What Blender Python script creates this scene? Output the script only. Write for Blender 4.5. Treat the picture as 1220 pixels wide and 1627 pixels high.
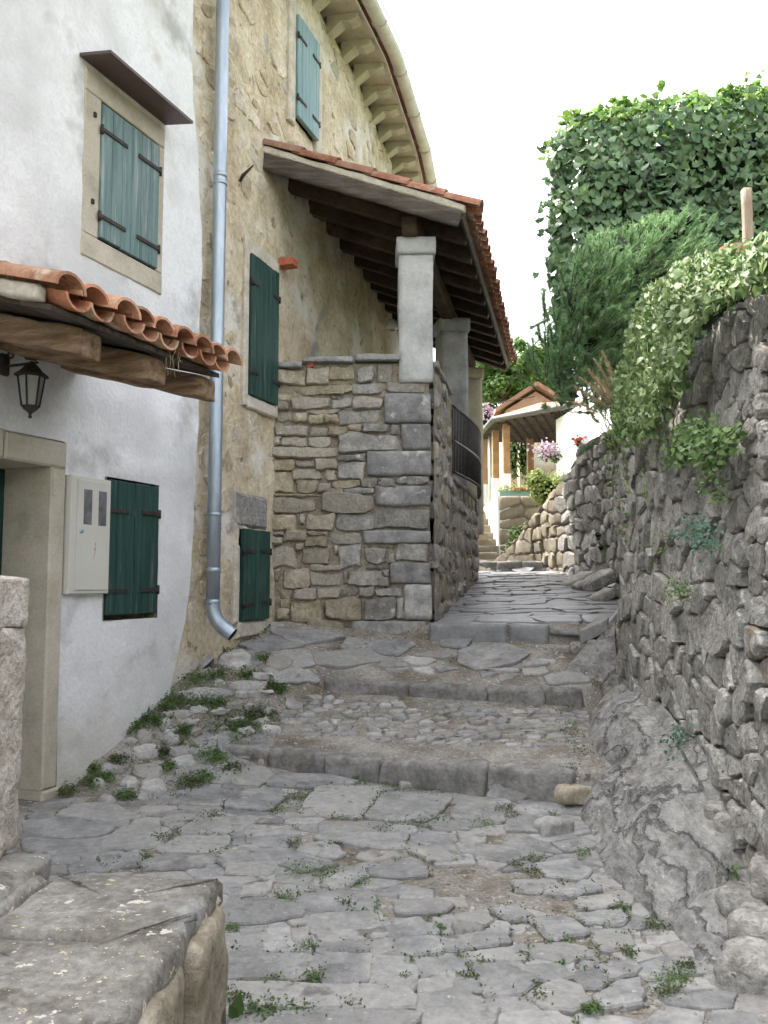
import bpy, bmesh, math, random
import numpy as np
from mathutils import Vector, Matrix, noise
from mathutils.bvhtree import BVHTree

for _o in list(bpy.data.objects):
    bpy.data.objects.remove(_o)
SC = bpy.context.scene
COL = SC.collection
R = math.radians
rng = random.Random(7)

# ------------------------------------------------------------------ camera
EYE = 1.5
FPX = 1350.0                       # focal length in pixels of the 1220 x 1627 photograph
PITCH = math.atan((925 - 813.5) / FPX)
SP, CP = math.sin(PITCH), math.cos(PITCH)
cam_d = bpy.data.cameras.new('camera')
cam = bpy.data.objects.new('camera', cam_d)
COL.objects.link(cam)
cam.location = (0, 0, EYE)
cam.rotation_euler = (R(90) + PITCH, 0, 0)
cam_d.sensor_fit = 'VERTICAL'
cam_d.sensor_height = 24.0
cam_d.lens = FPX / 1627.0 * 24.0
cam_d.clip_start = 0.05
cam_d.clip_end = 2000
SC.camera = cam

# ------------------------------------------------------------------ sky and sun
SUN_EL = R(56)
SUN_DIR = Vector((-0.86, 0.50, 0)).normalized()       # horizontal direction towards the sun
world = bpy.data.worlds.new('World')
SC.world = world
world.use_nodes = True
wn, wl = world.node_tree.nodes, world.node_tree.links
wn.clear()
w_out = wn.new('ShaderNodeOutputWorld')
w_bg = wn.new('ShaderNodeBackground')
w_sky = wn.new('ShaderNodeTexSky')
w_hsv = wn.new('ShaderNodeHueSaturation')
w_sky.sky_type = 'NISHITA'
w_sky.sun_disc = False
w_sky.sun_elevation = SUN_EL
w_sky.sun_rotation = math.atan2(SUN_DIR.x, SUN_DIR.y)
w_sky.air_density = 1.0
w_sky.dust_density = 6.0
w_sky.ozone_density = 1.0
w_hsv.inputs['Saturation'].default_value = 0.16         # thin bright cloud
w_bg.inputs['Strength'].default_value = 0.15
wl.new(w_sky.outputs[0], w_hsv.inputs['Color'])
wl.new(w_hsv.outputs[0], w_bg.inputs['Color'])
wl.new(w_bg.outputs[0], w_out.inputs['Surface'])

sun_d = bpy.data.lights.new('sun', 'SUN')
sun_d.energy = 2.0
sun_d.angle = R(0.6)
sun_d.color = (1.0, 0.95, 0.86)
sun = bpy.data.objects.new('sun', sun_d)
COL.objects.link(sun)
_to = Vector((SUN_DIR.x * math.cos(SUN_EL), SUN_DIR.y * math.cos(SUN_EL), math.sin(SUN_EL)))
sun.rotation_euler = _to.to_track_quat('Z', 'Y').to_euler()
sun.location = (-6, 6, 14)

SC.view_settings.view_transform = 'Standard'
SC.view_settings.look = 'None'
SC.view_settings.exposure = 2.32
SC.view_settings.gamma = 1.0
SC.cycles.max_bounces = 5
SC.cycles.diffuse_bounces = 4
SC.cycles.transparent_max_bounces = 4
try:
    SC.cycles.use_denoising = True
    SC.cycles.use_adaptive_sampling = True
    SC.cycles.adaptive_threshold = 0.03
except Exception:
    pass


# ------------------------------------------------------------------ projection helpers
def ray(px, py):
    u = (px - 610.0) / FPX
    v = (813.5 - py) / FPX
    yc = CP - v * SP
    return u / yc, (SP + v * CP) / yc


def P(px, py, Y):
    a, b = ray(px, py)
    return Vector((a * Y, Y, EYE + b * Y))


def proj(p):
    x, y, z = p[0], p[1], p[2] - EYE
    d = y * CP + z * SP
    if d < 0.05:
        return (-9999, -9999)
    return (610 + FPX * x / d, 813.5 - FPX * (z * CP - y * SP) / d)


def nz(x, y, z, s=1.0):
    return noise.noise(Vector((x * s, y * s, z * s)))


def fbm(x, y, z, s=1.0, o=3):
    a, t = 1.0, 0.0
    for _ in range(o):
        t += a * noise.noise(Vector((x * s, y * s, z * s)))
        s *= 2.07
        a *= 0.5
    return t


# ------------------------------------------------------------------ materials
MATS = {}


def mat(name, cols, scale=4.0, rough=0.9, bump=0.35, bscale=45.0, rand=0.0, tint=None, metallic=0.0,
        stretch=(1, 1, 1), fine=0.35, patches=(), island=0.0, translucent=0.0, bdist=0.01, spec=0.3, local=False, rot=None, basedirt=None, cracks=0.0):
    m = bpy.data.materials.new(name)
    m.use_nodes = True
    N, L = m.node_tree.nodes, m.node_tree.links
    N.clear()
    out = N.new('ShaderNodeOutputMaterial')
    bs = N.new('ShaderNodeBsdfPrincipled')
    bs.inputs['Roughness'].default_value = rough
    bs.inputs['Metallic'].default_value = metallic
    bs.inputs['Specular IOR Level'].default_value = spec
    geo = N.new('ShaderNodeNewGeometry')
    info = N.new('ShaderNodeObjectInfo')
    vec = geo.outputs['Position']
    if local:
        tc = N.new('ShaderNodeTexCoord')
        vec = tc.outputs['Object']
    off = N.new('ShaderNodeVectorMath')
    off.operation = 'MULTIPLY_ADD'
    off.inputs[1].default_value = (37.0, 53.0, 71.0)
    cmb = N.new('ShaderNodeCombineXYZ')
    for k in range(3):
        L.new(info.outputs['Random'], cmb.inputs[k])
    L.new(cmb.outputs[0], off.inputs[0])
    L.new(vec, off.inputs[2])
    base = off.outputs[0] if rand or tint else vec
    mp = N.new('ShaderNodeMapping')
    if rot is None:
        mp.inputs['Scale'].default_value = stretch
    else:
        mp.vector_type = 'TEXTURE'
        mp.inputs['Rotation'].default_value = (0, 0, rot)
        mp.inputs['Scale'].default_value = tuple(1 / k for k in stretch)
    L.new(base, mp.inputs['Vector'])
    n1 = N.new('ShaderNodeTexNoise')
    n1.inputs['Scale'].default_value = scale
    n1.inputs['Detail'].default_value = 5
    n1.inputs['Roughness'].default_value = 0.62
    L.new(mp.outputs[0], n1.inputs['Vector'])
    rp = N.new('ShaderNodeValToRGB')
    el = rp.color_ramp.elements
    k = len(cols)
    while len(el) < k:
        el.new(0.5)
    for i, c in enumerate(cols):
        el[i].position = 0.32 + 0.36 * i / max(1, k - 1)
        el[i].color = (c[0], c[1], c[2], 1)
    L.new(n1.outputs['Fac'], rp.inputs['Fac'])
    color = rp.outputs['Color']

    def mix(kind, fac, a, b):
        x = N.new('ShaderNodeMix')
        x.data_type = 'RGBA'
        x.blend_type = kind
        if isinstance(fac, (int, float)):
            x.inputs[0].default_value = fac
        else:
            L.new(fac, x.inputs[0])
        for sock, val in ((x.inputs[6], a), (x.inputs[7], b)):
            if isinstance(val, tuple):
                sock.default_value = (val[0], val[1], val[2], 1)
            else:
                L.new(val, sock)
        return x.outputs[2]

    n2 = N.new('ShaderNodeTexNoise')
    n2.inputs['Scale'].default_value = bscale
    n2.inputs['Detail'].default_value = 3
    n2.inputs['Roughness'].default_value = 0.65
    L.new(mp.outputs[0], n2.inputs['Vector'])
    if fine:
        mr = N.new('ShaderNodeMapRange')
        mr.inputs[1].default_value = 0.3
        mr.inputs[2].default_value = 0.7
        mr.inputs[3].default_value = 1 - fine
        mr.inputs[4].default_value = 1 + fine * 0.6
        L.new(n2.outputs['Fac'], mr.inputs[0])
        cb = N.new('ShaderNodeCombineColor')
        for q in range(3):
            L.new(mr.outputs[0], cb.inputs[q])
        color = mix('MULTIPLY', 1.0, color, cb.outputs[0])
    if tint:
        wn_ = N.new('ShaderNodeTexWhiteNoise')
        wn_.noise_dimensions = '1D'
        L.new(info.outputs['Random'], wn_.inputs['W'])
        mr2 = N.new('ShaderNodeMapRange')
        mr2.inputs[1].default_value = 0.35
        mr2.inputs[2].default_value = 1.0
        mr2.inputs[4].default_value = 0.9
        L.new(wn_.outputs['Value'], mr2.inputs[0])
        color = mix('MIX', mr2.outputs[0], color, mix('MULTIPLY', 1.0, tint, cb.outputs[0]) if fine else tint)
    if rand:
        mr = N.new('ShaderNodeMapRange')
        mr.inputs[3].default_value = 1 - rand
        mr.inputs[4].default_value = 1 + rand
        L.new(info.outputs['Random'], mr.inputs[0])
        cb = N.new('ShaderNodeCombineColor')
        for q in range(3):
            L.new(mr.outputs[0], cb.inputs[q])
        color = mix('MULTIPLY', 1.0, color, cb.outputs[0])
    if island:
        hs = N.new('ShaderNodeHueSaturation')
        mr = N.new('ShaderNodeMapRange')
        mr.inputs[3].default_value = 1 - island
        mr.inputs[4].default_value = 1 + island
        L.new(geo.outputs['Random Per Island'], mr.inputs[0])
        L.new(mr.outputs[0], hs.inputs['Value'])
        L.new(color, hs.inputs['Color'])
        color = hs.outputs[0]
    for (pc, ps, th, wd) in patches:
        n3 = N.new('ShaderNodeTexNoise')
        n3.inputs['Scale'].default_value = ps
        n3.inputs['Detail'].default_value = 4
        n3.inputs['Roughness'].default_value = 0.6
        o3 = N.new('ShaderNodeVectorMath')
        o3.operation = 'ADD'
        o3.inputs[1].default_value = (ps * 3.1, ps * 1.7, ps * 0.9)
        L.new(mp.outputs[0], o3.inputs[0])
        L.new(o3.outputs[0], n3.inputs['Vector'])
        mr = N.new('ShaderNodeMapRange')
        mr.inputs[1].default_value = th
        mr.inputs[2].default_value = th + wd
        mr.clamp = True
        L.new(n3.outputs['Fac'], mr.inputs[0])
        color = mix('MIX', mr.outputs[0], color, pc)
    crack_h = None
    if cracks:
        ca = N.new('ShaderNodeVectorMath')
        ca.operation = 'MULTIPLY_ADD'
        ca.inputs[1].default_value = (.35, .35, .35)
        L.new(n1.outputs['Color'], ca.inputs[0])
        L.new(mp.outputs[0], ca.inputs[2])
        vo = N.new('ShaderNodeTexVoronoi')
        vo.feature = 'DISTANCE_TO_EDGE'
        vo.inputs['Scale'].default_value = cracks
        L.new(ca.outputs[0], vo.inputs['Vector'])
        mr = N.new('ShaderNodeMapRange')
        mr.inputs[1].default_value = 0.0
        mr.inputs[2].default_value = 0.035
        mr.clamp = True
        L.new(vo.outputs['Distance'], mr.inputs[0])
        crack_h = mr.outputs[0]
        mr = N.new('ShaderNodeMapRange')
        mr.inputs[3].default_value = 0.7
        mr.inputs[4].default_value = 1.0
        L.new(crack_h, mr.inputs[0])
        cb = N.new('ShaderNodeCombineColor')
        for q in range(3):
            L.new(mr.outputs[0], cb.inputs[q])
        color = mix('MULTIPLY', 1.0, color, cb.outputs[0])
    if basedirt:
        bc, z0, z1 = basedirt
        sx = N.new('ShaderNodeSeparateXYZ')
        L.new(geo.outputs['Position'], sx.inputs[0])
        ma = N.new('ShaderNodeMath')
        ma.operation = 'MULTIPLY_ADD'
        ma.inputs[1].default_value = 1.6
        L.new(n1.outputs['Fac'], ma.inputs[0])
        L.new(sx.outputs['Z'], ma.inputs[2])
        mr = N.new('ShaderNodeMapRange')
        mr.inputs[1].default_value = z1
        mr.inputs[2].default_value = z0
        mr.inputs[3].default_value = 0.0
        mr.inputs[4].default_value = 0.85
        mr.clamp = True
        L.new(ma.outputs[0], mr.inputs[0])
        color = mix('MIX', mr.outputs[0], color, bc)
    L.new(color, bs.inputs['Base Color'])
    if bump:
        bp = N.new('ShaderNodeBump')
        bp.inputs['Strength'].default_value = bump
        bp.inputs['Distance'].default_value = bdist
        ad = N.new('ShaderNodeMath')
        ad.operation = 'MULTIPLY_ADD'
        ad.inputs[1].default_value = 2.2
        L.new(n1.outputs['Fac'], ad.inputs[0])
        L.new(n2.outputs['Fac'], ad.inputs[2])
        hgt = ad.outputs[0]
        if crack_h is not None:
            a2 = N.new('ShaderNodeMath')
            a2.operation = 'MULTIPLY_ADD'
            a2.inputs[1].default_value = 0.8
            L.new(crack_h, a2.inputs[0])
            L.new(hgt, a2.inputs[2])
            hgt = a2.outputs[0]
        L.new(hgt, bp.inputs['Height'])
        L.new(bp.outputs[0], bs.inputs['Normal'])
    if translucent:
        tr = N.new('ShaderNodeBsdfTranslucent')
        L.new(color, tr.inputs['Color'])
        ms = N.new('ShaderNodeMixShader')
        ms.inputs[0].default_value = translucent
        L.new(bs.outputs[0], ms.inputs[1])
        L.new(tr.outputs[0], ms.inputs[2])
        L.new(ms.outputs[0], out.inputs['Surface'])
    else:
        L.new(bs.outputs[0], out.inputs['Surface'])
    MATS[name] = m
    return m


mat('white_plaster', [(.70, .70, .72), (.80, .80, .825), (.84, .84, .865)], scale=1.4, rough=.95, bump=.5, bscale=38, fine=.09,
    patches=(((.56, .56, .57), .8, .48, .2), ((.46, .455, .45), 1.7, .575, .12), ((.56, .53, .47), 1.1, .63, .12)), bdist=.012, basedirt=((.55, .52, .46), .9, 1.75))
mat('frame_stone', [(.40, .36, .29), (.50, .455, .375), (.56, .51, .43)], scale=5, rough=.9, bump=.25, bscale=60, fine=.12, rand=.06)
mat('old_render', [(.44, .36, .24), (.59, .505, .37), (.69, .62, .49)], scale=2.6, rough=.95, bump=.75, bscale=22, fine=.25,
    patches=(((.68, .65, .59), 1.3, .52, .10), ((.36, .34, .31), 2.3, .61, .08), ((.30, .24, .16), 6.5, .63, .05)), bdist=.02)
mat('rubble', [(.37, .295, .20), (.53, .445, .32), (.66, .59, .48)], scale=6, rough=.95, bump=.7, bscale=35, rand=.22, tint=(.60, .55, .47), fine=.3, bdist=.012)
mat('porch_stone_grey', [(.19, .18, .165), (.29, .28, .26), (.41, .395, .37)], scale=9, rough=.95, bump=.8, bscale=38, rand=.2, tint=(.31, .275, .225),
    fine=.25, patches=(((.48, .46, .42), 9, .63, .05),), bdist=.012)
mat('porch_stone_tan', [(.24, .195, .13), (.36, .31, .225), (.47, .425, .345)], scale=9, rough=.95, bump=.8, bscale=38, rand=.2, tint=(.36, .335, .295),
    fine=.25, patches=(((.50, .47, .41), 9, .64, .05),), bdist=.012)
mat('quoin', [(.15, .148, .15), (.23, .227, .228), (.35, .345, .342)], scale=6, rough=.88, bump=.4, bscale=50, rand=.15, fine=.2,
    patches=(((.44, .43, .41), 7, .62, .06),), bdist=.008)
mat('mortar', [(.20, .17, .13), (.31, .27, .21), (.40, .36, .30)], scale=9, rough=1, bump=.8, bscale=60, fine=.3, bdist=.012)
mat('wall_stone', [(.205, .196, .182), (.335, .323, .304), (.48, .467, .443)], scale=8, rough=.95, bump=.9, bscale=40, rand=.2, tint=(.33, .31, .28),
    fine=.42, patches=(((.50, .49, .47), 12, .63, .05), ((.25, .20, .14), 5, .66, .06), ((.13, .125, .12), 14, .66, .05)), bdist=.014)
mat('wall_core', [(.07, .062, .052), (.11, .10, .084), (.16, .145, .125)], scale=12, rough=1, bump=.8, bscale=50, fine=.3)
mat('slab', [(.185, .184, .186), (.28, .279, .281), (.38, .377, .372)], scale=6, rough=.7, bump=.75, bscale=30, rand=.15, tint=(.355, .345, .33),
    fine=.2, patches=(((.41, .395, .37), 3.5, .58, .12), ((.165, .16, .155), 7, .61, .08), ((.46, .45, .43), 30, .66, .04)), bdist=.012, spec=.4)
mat('ramp_slab', [(.165, .165, .17), (.23, .23, .237), (.30, .298, .30)], scale=4.5, rough=.42, bump=.4, bscale=30, rand=.18, fine=.15, bdist=.01, spec=.5)
mat('cobble', [(.26, .255, .248), (.38, .373, .365), (.51, .503, .495)], scale=9, rough=.85, bump=.5, bscale=45, rand=.18, tint=(.30, .28, .25), fine=.2, bdist=.01)
mat('step_stone', [(.15, .145, .138), (.24, .234, .226), (.35, .342, .33)], scale=8, rough=.9, bump=.8, bscale=40, rand=.1, fine=.22,
    patches=(((.15, .13, .10), 4, .60, .08),), bdist=.01)
mat('dirt', [(.19, .16, .125), (.30, .275, .24), (.42, .40, .37)], scale=3.5, rough=1, bump=.9, bscale=55, fine=.35, bdist=.02,
    patches=(((.17, .145, .11), 5, .60, .09), ((.45, .44, .43), 30, .60, .04)))
mat('concrete', [(.19, .183, .172), (.285, .278, .267), (.38, .373, .36)], scale=7, rough=.95, bump=.9, bscale=28, fine=.22, bdist=.015,
    patches=(((.42, .41, .40), 26, .68, .02), ((.16, .13, .10), 3.2, .62, .08)))
mat('bedrock', [(.185, .18, .172), (.29, .284, .275), (.39, .384, .372)], scale=8, rough=.95, bump=1.0, bscale=26, fine=.25, bdist=.016, cracks=1.7, stretch=(1.5, .9, 1.2),
    patches=(((.46, .45, .44), 24, .66, .03), ((.17, .145, .11), 3.2, .61, .08), ((.14, .135, .125), 9, .64, .06)))
mat('limestone', [(.42, .37, .31), (.56, .51, .45), (.68, .64, .59)], scale=9, rough=.95, bump=.9, bscale=32, fine=.2, bdist=.02)
mat('bench_stone', [(.16, .147, .127), (.245, .23, .205), (.34, .325, .30)], scale=7, rough=.9, bump=.8, bscale=40, fine=.35, bdist=.012,
    patches=(((.34, .34, .335), 3.0, .55, .1), ((.12, .105, .085), 5, .64, .07), ((.62, .59, .52), 16, .645, .015), ((.54, .49, .35), 40, .645, .02), ((.60, .58, .53), 75, .66, .02)))
mat('bench_block', [(.235, .20, .15), (.345, .30, .235), (.45, .405, .33)], scale=6, rough=.95, bump=.8, bscale=35, fine=.25, bdist=.015,
    patches=(((.12, .10, .075), 5, .62, .06),))
mat('green_paint', [(.012, .044, .037), (.020, .063, .053), (.042, .095, .082)], scale=3, rough=.55, bump=.2, bscale=40, stretch=(9, 9, .7), fine=.12, rand=.07,
    patches=(((.13, .15, .135), 3.2, .63, .07),), bdist=.003)
mat('teal_paint', [(.095, .165, .165), (.14, .215, .217), (.195, .27, .272)], scale=3, rough=.65, bump=.25, bscale=40, stretch=(9, 9, .6), fine=.15, rand=.08,
    patches=(((.30, .34, .34), 3.2, .55, .12),), bdist=.003)
mat('pale_teal_paint', [(.16, .27, .30), (.23, .35, .38), (.31, .43, .46)], scale=3, rough=.65, bump=.25, bscale=40, stretch=(9, 9, .6), fine=.12, rand=.06, bdist=.003)
mat('door_paint', [(.008, .032, .026), (.012, .045, .036), (.02, .06, .05)], scale=3, rough=.45, bump=.1, bscale=30, fine=.1)
mat('iron', [(.022, .018, .018), (.04, .033, .032), (.065, .05, .045)], scale=18, rough=.6, bump=.2, bscale=60, fine=.2)
mat('brown_metal', [(.075, .05, .048), (.095, .065, .062), (.115, .08, .075)], scale=3, rough=.45, bump=.05, fine=.05)
mat('zinc', [(.29, .35, .42), (.39, .455, .53), (.49, .55, .62)], scale=5, rough=.42, bump=.06, bscale=25, metallic=.65, stretch=(1, 1, .25), fine=.12, bdist=.004)
mat('grey_gutter', [(.10, .088, .085), (.13, .118, .112)], scale=5, rough=.5, bump=.05, metallic=.2, fine=.08)
mat('gutter_metal', [(.50, .48, .43), (.60, .58, .53), (.68, .66, .62)], scale=5, rough=.5, bump=.05, metallic=.2, fine=.08)
mat('terracotta', [(.28, .11, .06), (.42, .185, .105), (.51, .29, .19)], scale=8, rough=.9, bump=.35, bscale=50, rand=.25, tint=(.50, .33, .22), fine=.25,
    patches=(((.54, .44, .33), 6, .58, .10), ((.12, .09, .075), 10, .63, .05)), bdist=.006)
mat('old_tile', [(.20, .085, .055), (.31, .135, .085), (.38, .21, .145)], scale=8, rough=.95, bump=.4, bscale=50, rand=.2, tint=(.28, .19, .145), fine=.22,
    patches=(((.36, .31, .26), 6, .60, .08),), bdist=.006)
mat('beam_wood', [(.13, .078, .046), (.25, .165, .10), (.38, .27, .18)], scale=2.6, rough=.85, bump=.7, bscale=14, stretch=(1.0, 9, 9), rot=-.38, fine=.3, rand=.1, bdist=.008)
mat('dark_wood', [(.028, .018, .012), (.055, .036, .024), (.09, .062, .042)], scale=3, rough=.9, bump=.5, bscale=30, fine=.25, rand=.2, bdist=.008)
mat('grey_wood', [(.055, .044, .036), (.092, .077, .064), (.145, .126, .108)], scale=2.6, rough=.9, bump=.5, bscale=28, stretch=(1.2, 9, 9), fine=.2, bdist=.006)
mat('lime_mortar', [(.46, .41, .34), (.58, .53, .45), (.66, .62, .55)], scale=8, rough=1, bump=.6, bscale=45, fine=.15, bdist=.01)
mat('column_render', [(.31, .31, .308), (.45, .45, .45), (.57, .57, .572)], scale=4, rough=.95, bump=.4, bscale=40, fine=.1, bdist=.008,
    patches=(((.40, .37, .33), 3, .62, .1),))
mat('column_ochre', [(.36, .32, .24), (.44, .395, .30), (.50, .455, .36)], scale=4, rough=.95, bump=.3, bscale=40, fine=.1)
mat('meter_paint', [(.56, .545, .50), (.60, .585, .54), (.63, .615, .575)], scale=2, rough=.5, bump=.03, fine=.03)
mat('meter_window', [(.10, .10, .11), (.15, .15, .165), (.22, .22, .235)], scale=14, rough=.35, bump=.05, fine=.15)
mat('red_mark', [(.42, .12, .09), (.45, .14, .10)], rough=.7, bump=0, fine=0)
mat('lamp_glass', [(.30, .31, .30), (.36, .37, .36)], scale=9, rough=.25, bump=.05, fine=.05)
mat('brick_red', [(.38, .10, .06), (.48, .14, .085), (.55, .19, .12)], scale=12, rough=.95, bump=.4, fine=.2)
mat('ivy_leaf', [(.066, .13, .066), (.115, .20, .092), (.18, .275, .13)], scale=3.5, rough=.42, bump=.0, fine=.0, island=.5, translucent=.25, spec=.45)
mat('ivy_leaf_part', [(.066, .13, .066), (.115, .20, .092), (.18, .275, .13)], scale=5, rough=.42, bump=.0, fine=.0, rand=.4, translucent=.25, spec=.45)
mat('ivy_sunlit_leaf', [(.10, .20, .04), (.16, .28, .06), (.24, .36, .09)], scale=3.5, rough=.5, bump=.0, fine=.0, island=.35, translucent=.4)  # backlit sun on the hedge top put into a yellower leaf colour
mat('variegated_leaf', [(.065, .13, .038), (.125, .195, .066), (.26, .315, .135)], scale=26, rough=.5, bump=0, fine=0, island=.35, translucent=.25)
mat('variegated_leaf_part', [(.065, .13, .038), (.125, .195, .066), (.26, .315, .135)], scale=24, rough=.5, bump=0, fine=0, rand=.3, translucent=.25)
mat('needle', [(.13, .235, .11), (.20, .33, .155), (.28, .43, .21)], scale=2.4, rough=.7, bump=0, fine=0, island=.35, translucent=.42)
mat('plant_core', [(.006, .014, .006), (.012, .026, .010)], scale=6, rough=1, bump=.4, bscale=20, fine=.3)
mat('weed_leaf', [(.075, .14, .04), (.115, .195, .06), (.17, .26, .085)], scale=6, rough=.6, bump=0, fine=0, island=.4, translucent=.25)
mat('moss_leaf', [(.06, .095, .035), (.095, .13, .05), (.13, .16, .07)], scale=8, rough=.8, bump=0, fine=0, island=.35, translucent=.15)
mat('blue_leaf', [(.05, .12, .085), (.09, .18, .13), (.13, .24, .17)], scale=8, rough=.6, bump=0, fine=0, island=.3, translucent=.2)
mat('yellow_leaf', [(.15, .21, .05), (.24, .30, .08), (.32, .36, .13)], scale=6, rough=.6, bump=0, fine=0, island=.3, translucent=.35)
mat('tree_leaf', [(.06, .13, .035), (.11, .19, .05), (.17, .26, .08)], scale=.8, rough=.6, bump=0, fine=0, island=.4, translucent=.35)
mat('plume', [(.36, .28, .16), (.46, .37, .23), (.54, .45, .31)], scale=8, rough=.9, bump=0, fine=0, island=.25, translucent=.2)
mat('grass_stem', [(.13, .17, .06), (.19, .23, .09), (.26, .28, .13)], scale=8, rough=.8, bump=0, fine=0, island=.25, translucent=.2)
mat('petal_pink', [(.33, .18, .27), (.42, .29, .38), (.50, .42, .48)], scale=20, rough=.7, bump=0, fine=0, island=.3, translucent=.3)
mat('petal_red', [(.48, .05, .03), (.56, .10, .06)], scale=20, rough=.7, bump=0, fine=0, island=.3, translucent=.3)
mat('bark', [(.06, .045, .03), (.10, .08, .058), (.15, .12, .09)], scale=8, rough=1, bump=.7, bscale=30, fine=.3)
mat('orange_post', [(.30, .17, .08), (.38, .22, .11), (.44, .27, .15)], scale=6, rough=.7, bump=.1, fine=.15)
mat('white_paint', [(.70, .70, .69), (.76, .76, .755), (.80, .80, .79)], scale=3, rough=.8, bump=.1, fine=.05)
mat('pink_render', [(.34, .20, .145), (.40, .25, .185), (.44, .29, .22)], scale=2, rough=.95, bump=.1, fine=.08)
mat('far_stone', [(.15, .125, .09), (.22, .19, .145), (.29, .26, .205)], scale=3, rough=.95, bump=.6, bscale=14, rand=.15, fine=.2)
mat('teal_planter', [(.20, .34, .33), (.26, .41, .40)], scale=4, rough=.6, bump=.05, fine=.08)
mat('soil', [(.06, .045, .03), (.10, .08, .055)], scale=8, rough=1, bump=.8, bscale=30, fine=.3)
mat('far_grass', [(.06, .10, .03), (.10, .14, .05), (.13, .15, .07)], scale=.6, rough=1, bump=.4, bscale=10, fine=.2)
mat('post_wood', [(.26, .20, .15), (.36, .29, .22), (.43, .36, .29)], scale=4, rough=.9, bump=.4, bscale=30, stretch=(9, 9, 1), fine=.2)

# ------------------------------------------------------------------ object helpers
WLOC = {}


def tag(o, label=None, cat=None, group=None, kind=None):
    if label:
        o['label'] = label
    if cat:
        o['category'] = cat
    if group:
        o['group'] = group
    if kind:
        o['kind'] = kind
    return o


def empty(name, loc, parent=None, **kw):
    o = bpy.data.objects.new(name, None)
    COL.objects.link(o)
    o.empty_display_size = 0.1
    loc = Vector(loc)
    WLOC[o.name] = loc
    if parent is not None:
        o.parent = parent
        o.location = loc - WLOC[parent.name]
    else:
        o.location = loc
    return tag(o, **kw)


def mk(name, verts, faces, material, parent=None, smooth=True, origin=None, **kw):
    vs = [Vector(v) for v in verts]
    if origin is None:
        lo = Vector((min(v.x for v in vs), min(v.y for v in vs), min(v.z for v in vs)))
        hi = Vector((max(v.x for v in vs), max(v.y for v in vs), max(v.z for v in vs)))
        origin = (lo + hi) * 0.5
        if parent is None:
            origin.z = lo.z
    origin = Vector(origin)
    me = bpy.data.meshes.new(name)
    me.from_pydata([tuple(v - origin) for v in vs], [], faces)
    me.materials.append(MATS[material])
    if smooth is True:
        me.shade_smooth()
    elif smooth:
        me.shade_smooth()
        me.set_sharp_from_angle(angle=R(smooth))
    o = bpy.data.objects.new(name, me)
    COL.objects.link(o)
    WLOC[o.name] = origin
    if parent is not None:
        o.parent = parent
        o.location = origin - WLOC[parent.name]
    else:
        o.location = origin
    return tag(o, **kw)


class MB:
    """Collects geometry for one mesh."""
    def __init__(self):
        self.v, self.f = [], []

    def add(self, vs, fs):
        n = len(self.v)
        self.v.extend(vs)
        self.f.extend([tuple(i + n for i in f) for f in fs])

    def build(self, name, material, parent=None, smooth=True, **kw):
        return mk(name, self.v, self.f, material, parent, smooth, **kw)


def cbox(mp, u0, u1, v0, v1, h0, h1, bev=0.006):
    """A box in (u, v, h) coordinates with a chamfered front face."""
    b = min(bev, abs(u1 - u0) * .3, abs(v1 - v0) * .3, abs(h1 - h0) * .5)
    q = []
    for (h, i) in ((h0, 0), (h1 - b, 0), (h1, b)):
        q += [mp(u0 + i, v0 + i, h), mp(u1 - i, v0 + i, h), mp(u1 - i, v1 - i, h), mp(u0 + i, v1 - i, h)]
    fs = [(3, 2, 1, 0), (8, 9, 10, 11)]
    for k in (0, 4):
        for i in range(4):
            j = (i + 1) % 4
            fs.append((k + i, k + j, k + 4 + j, k + 4 + i))
    return q, fs


def box(name, mp, u0, u1, v0, v1, h0, h1, material, parent=None, bev=0.006, **kw):
    v, f = cbox(mp, u0, u1, v0, v1, h0, h1, bev)
    return mk(name, v, f, material, parent, smooth=25, **kw)


def frame_map(o, U, V, N):
    o, U, V, N = Vector(o), Vector(U).normalized(), Vector(V).normalized(), Vector(N).normalized()
    return lambda u, v, h: o + U * u + V * v + N * h


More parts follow.
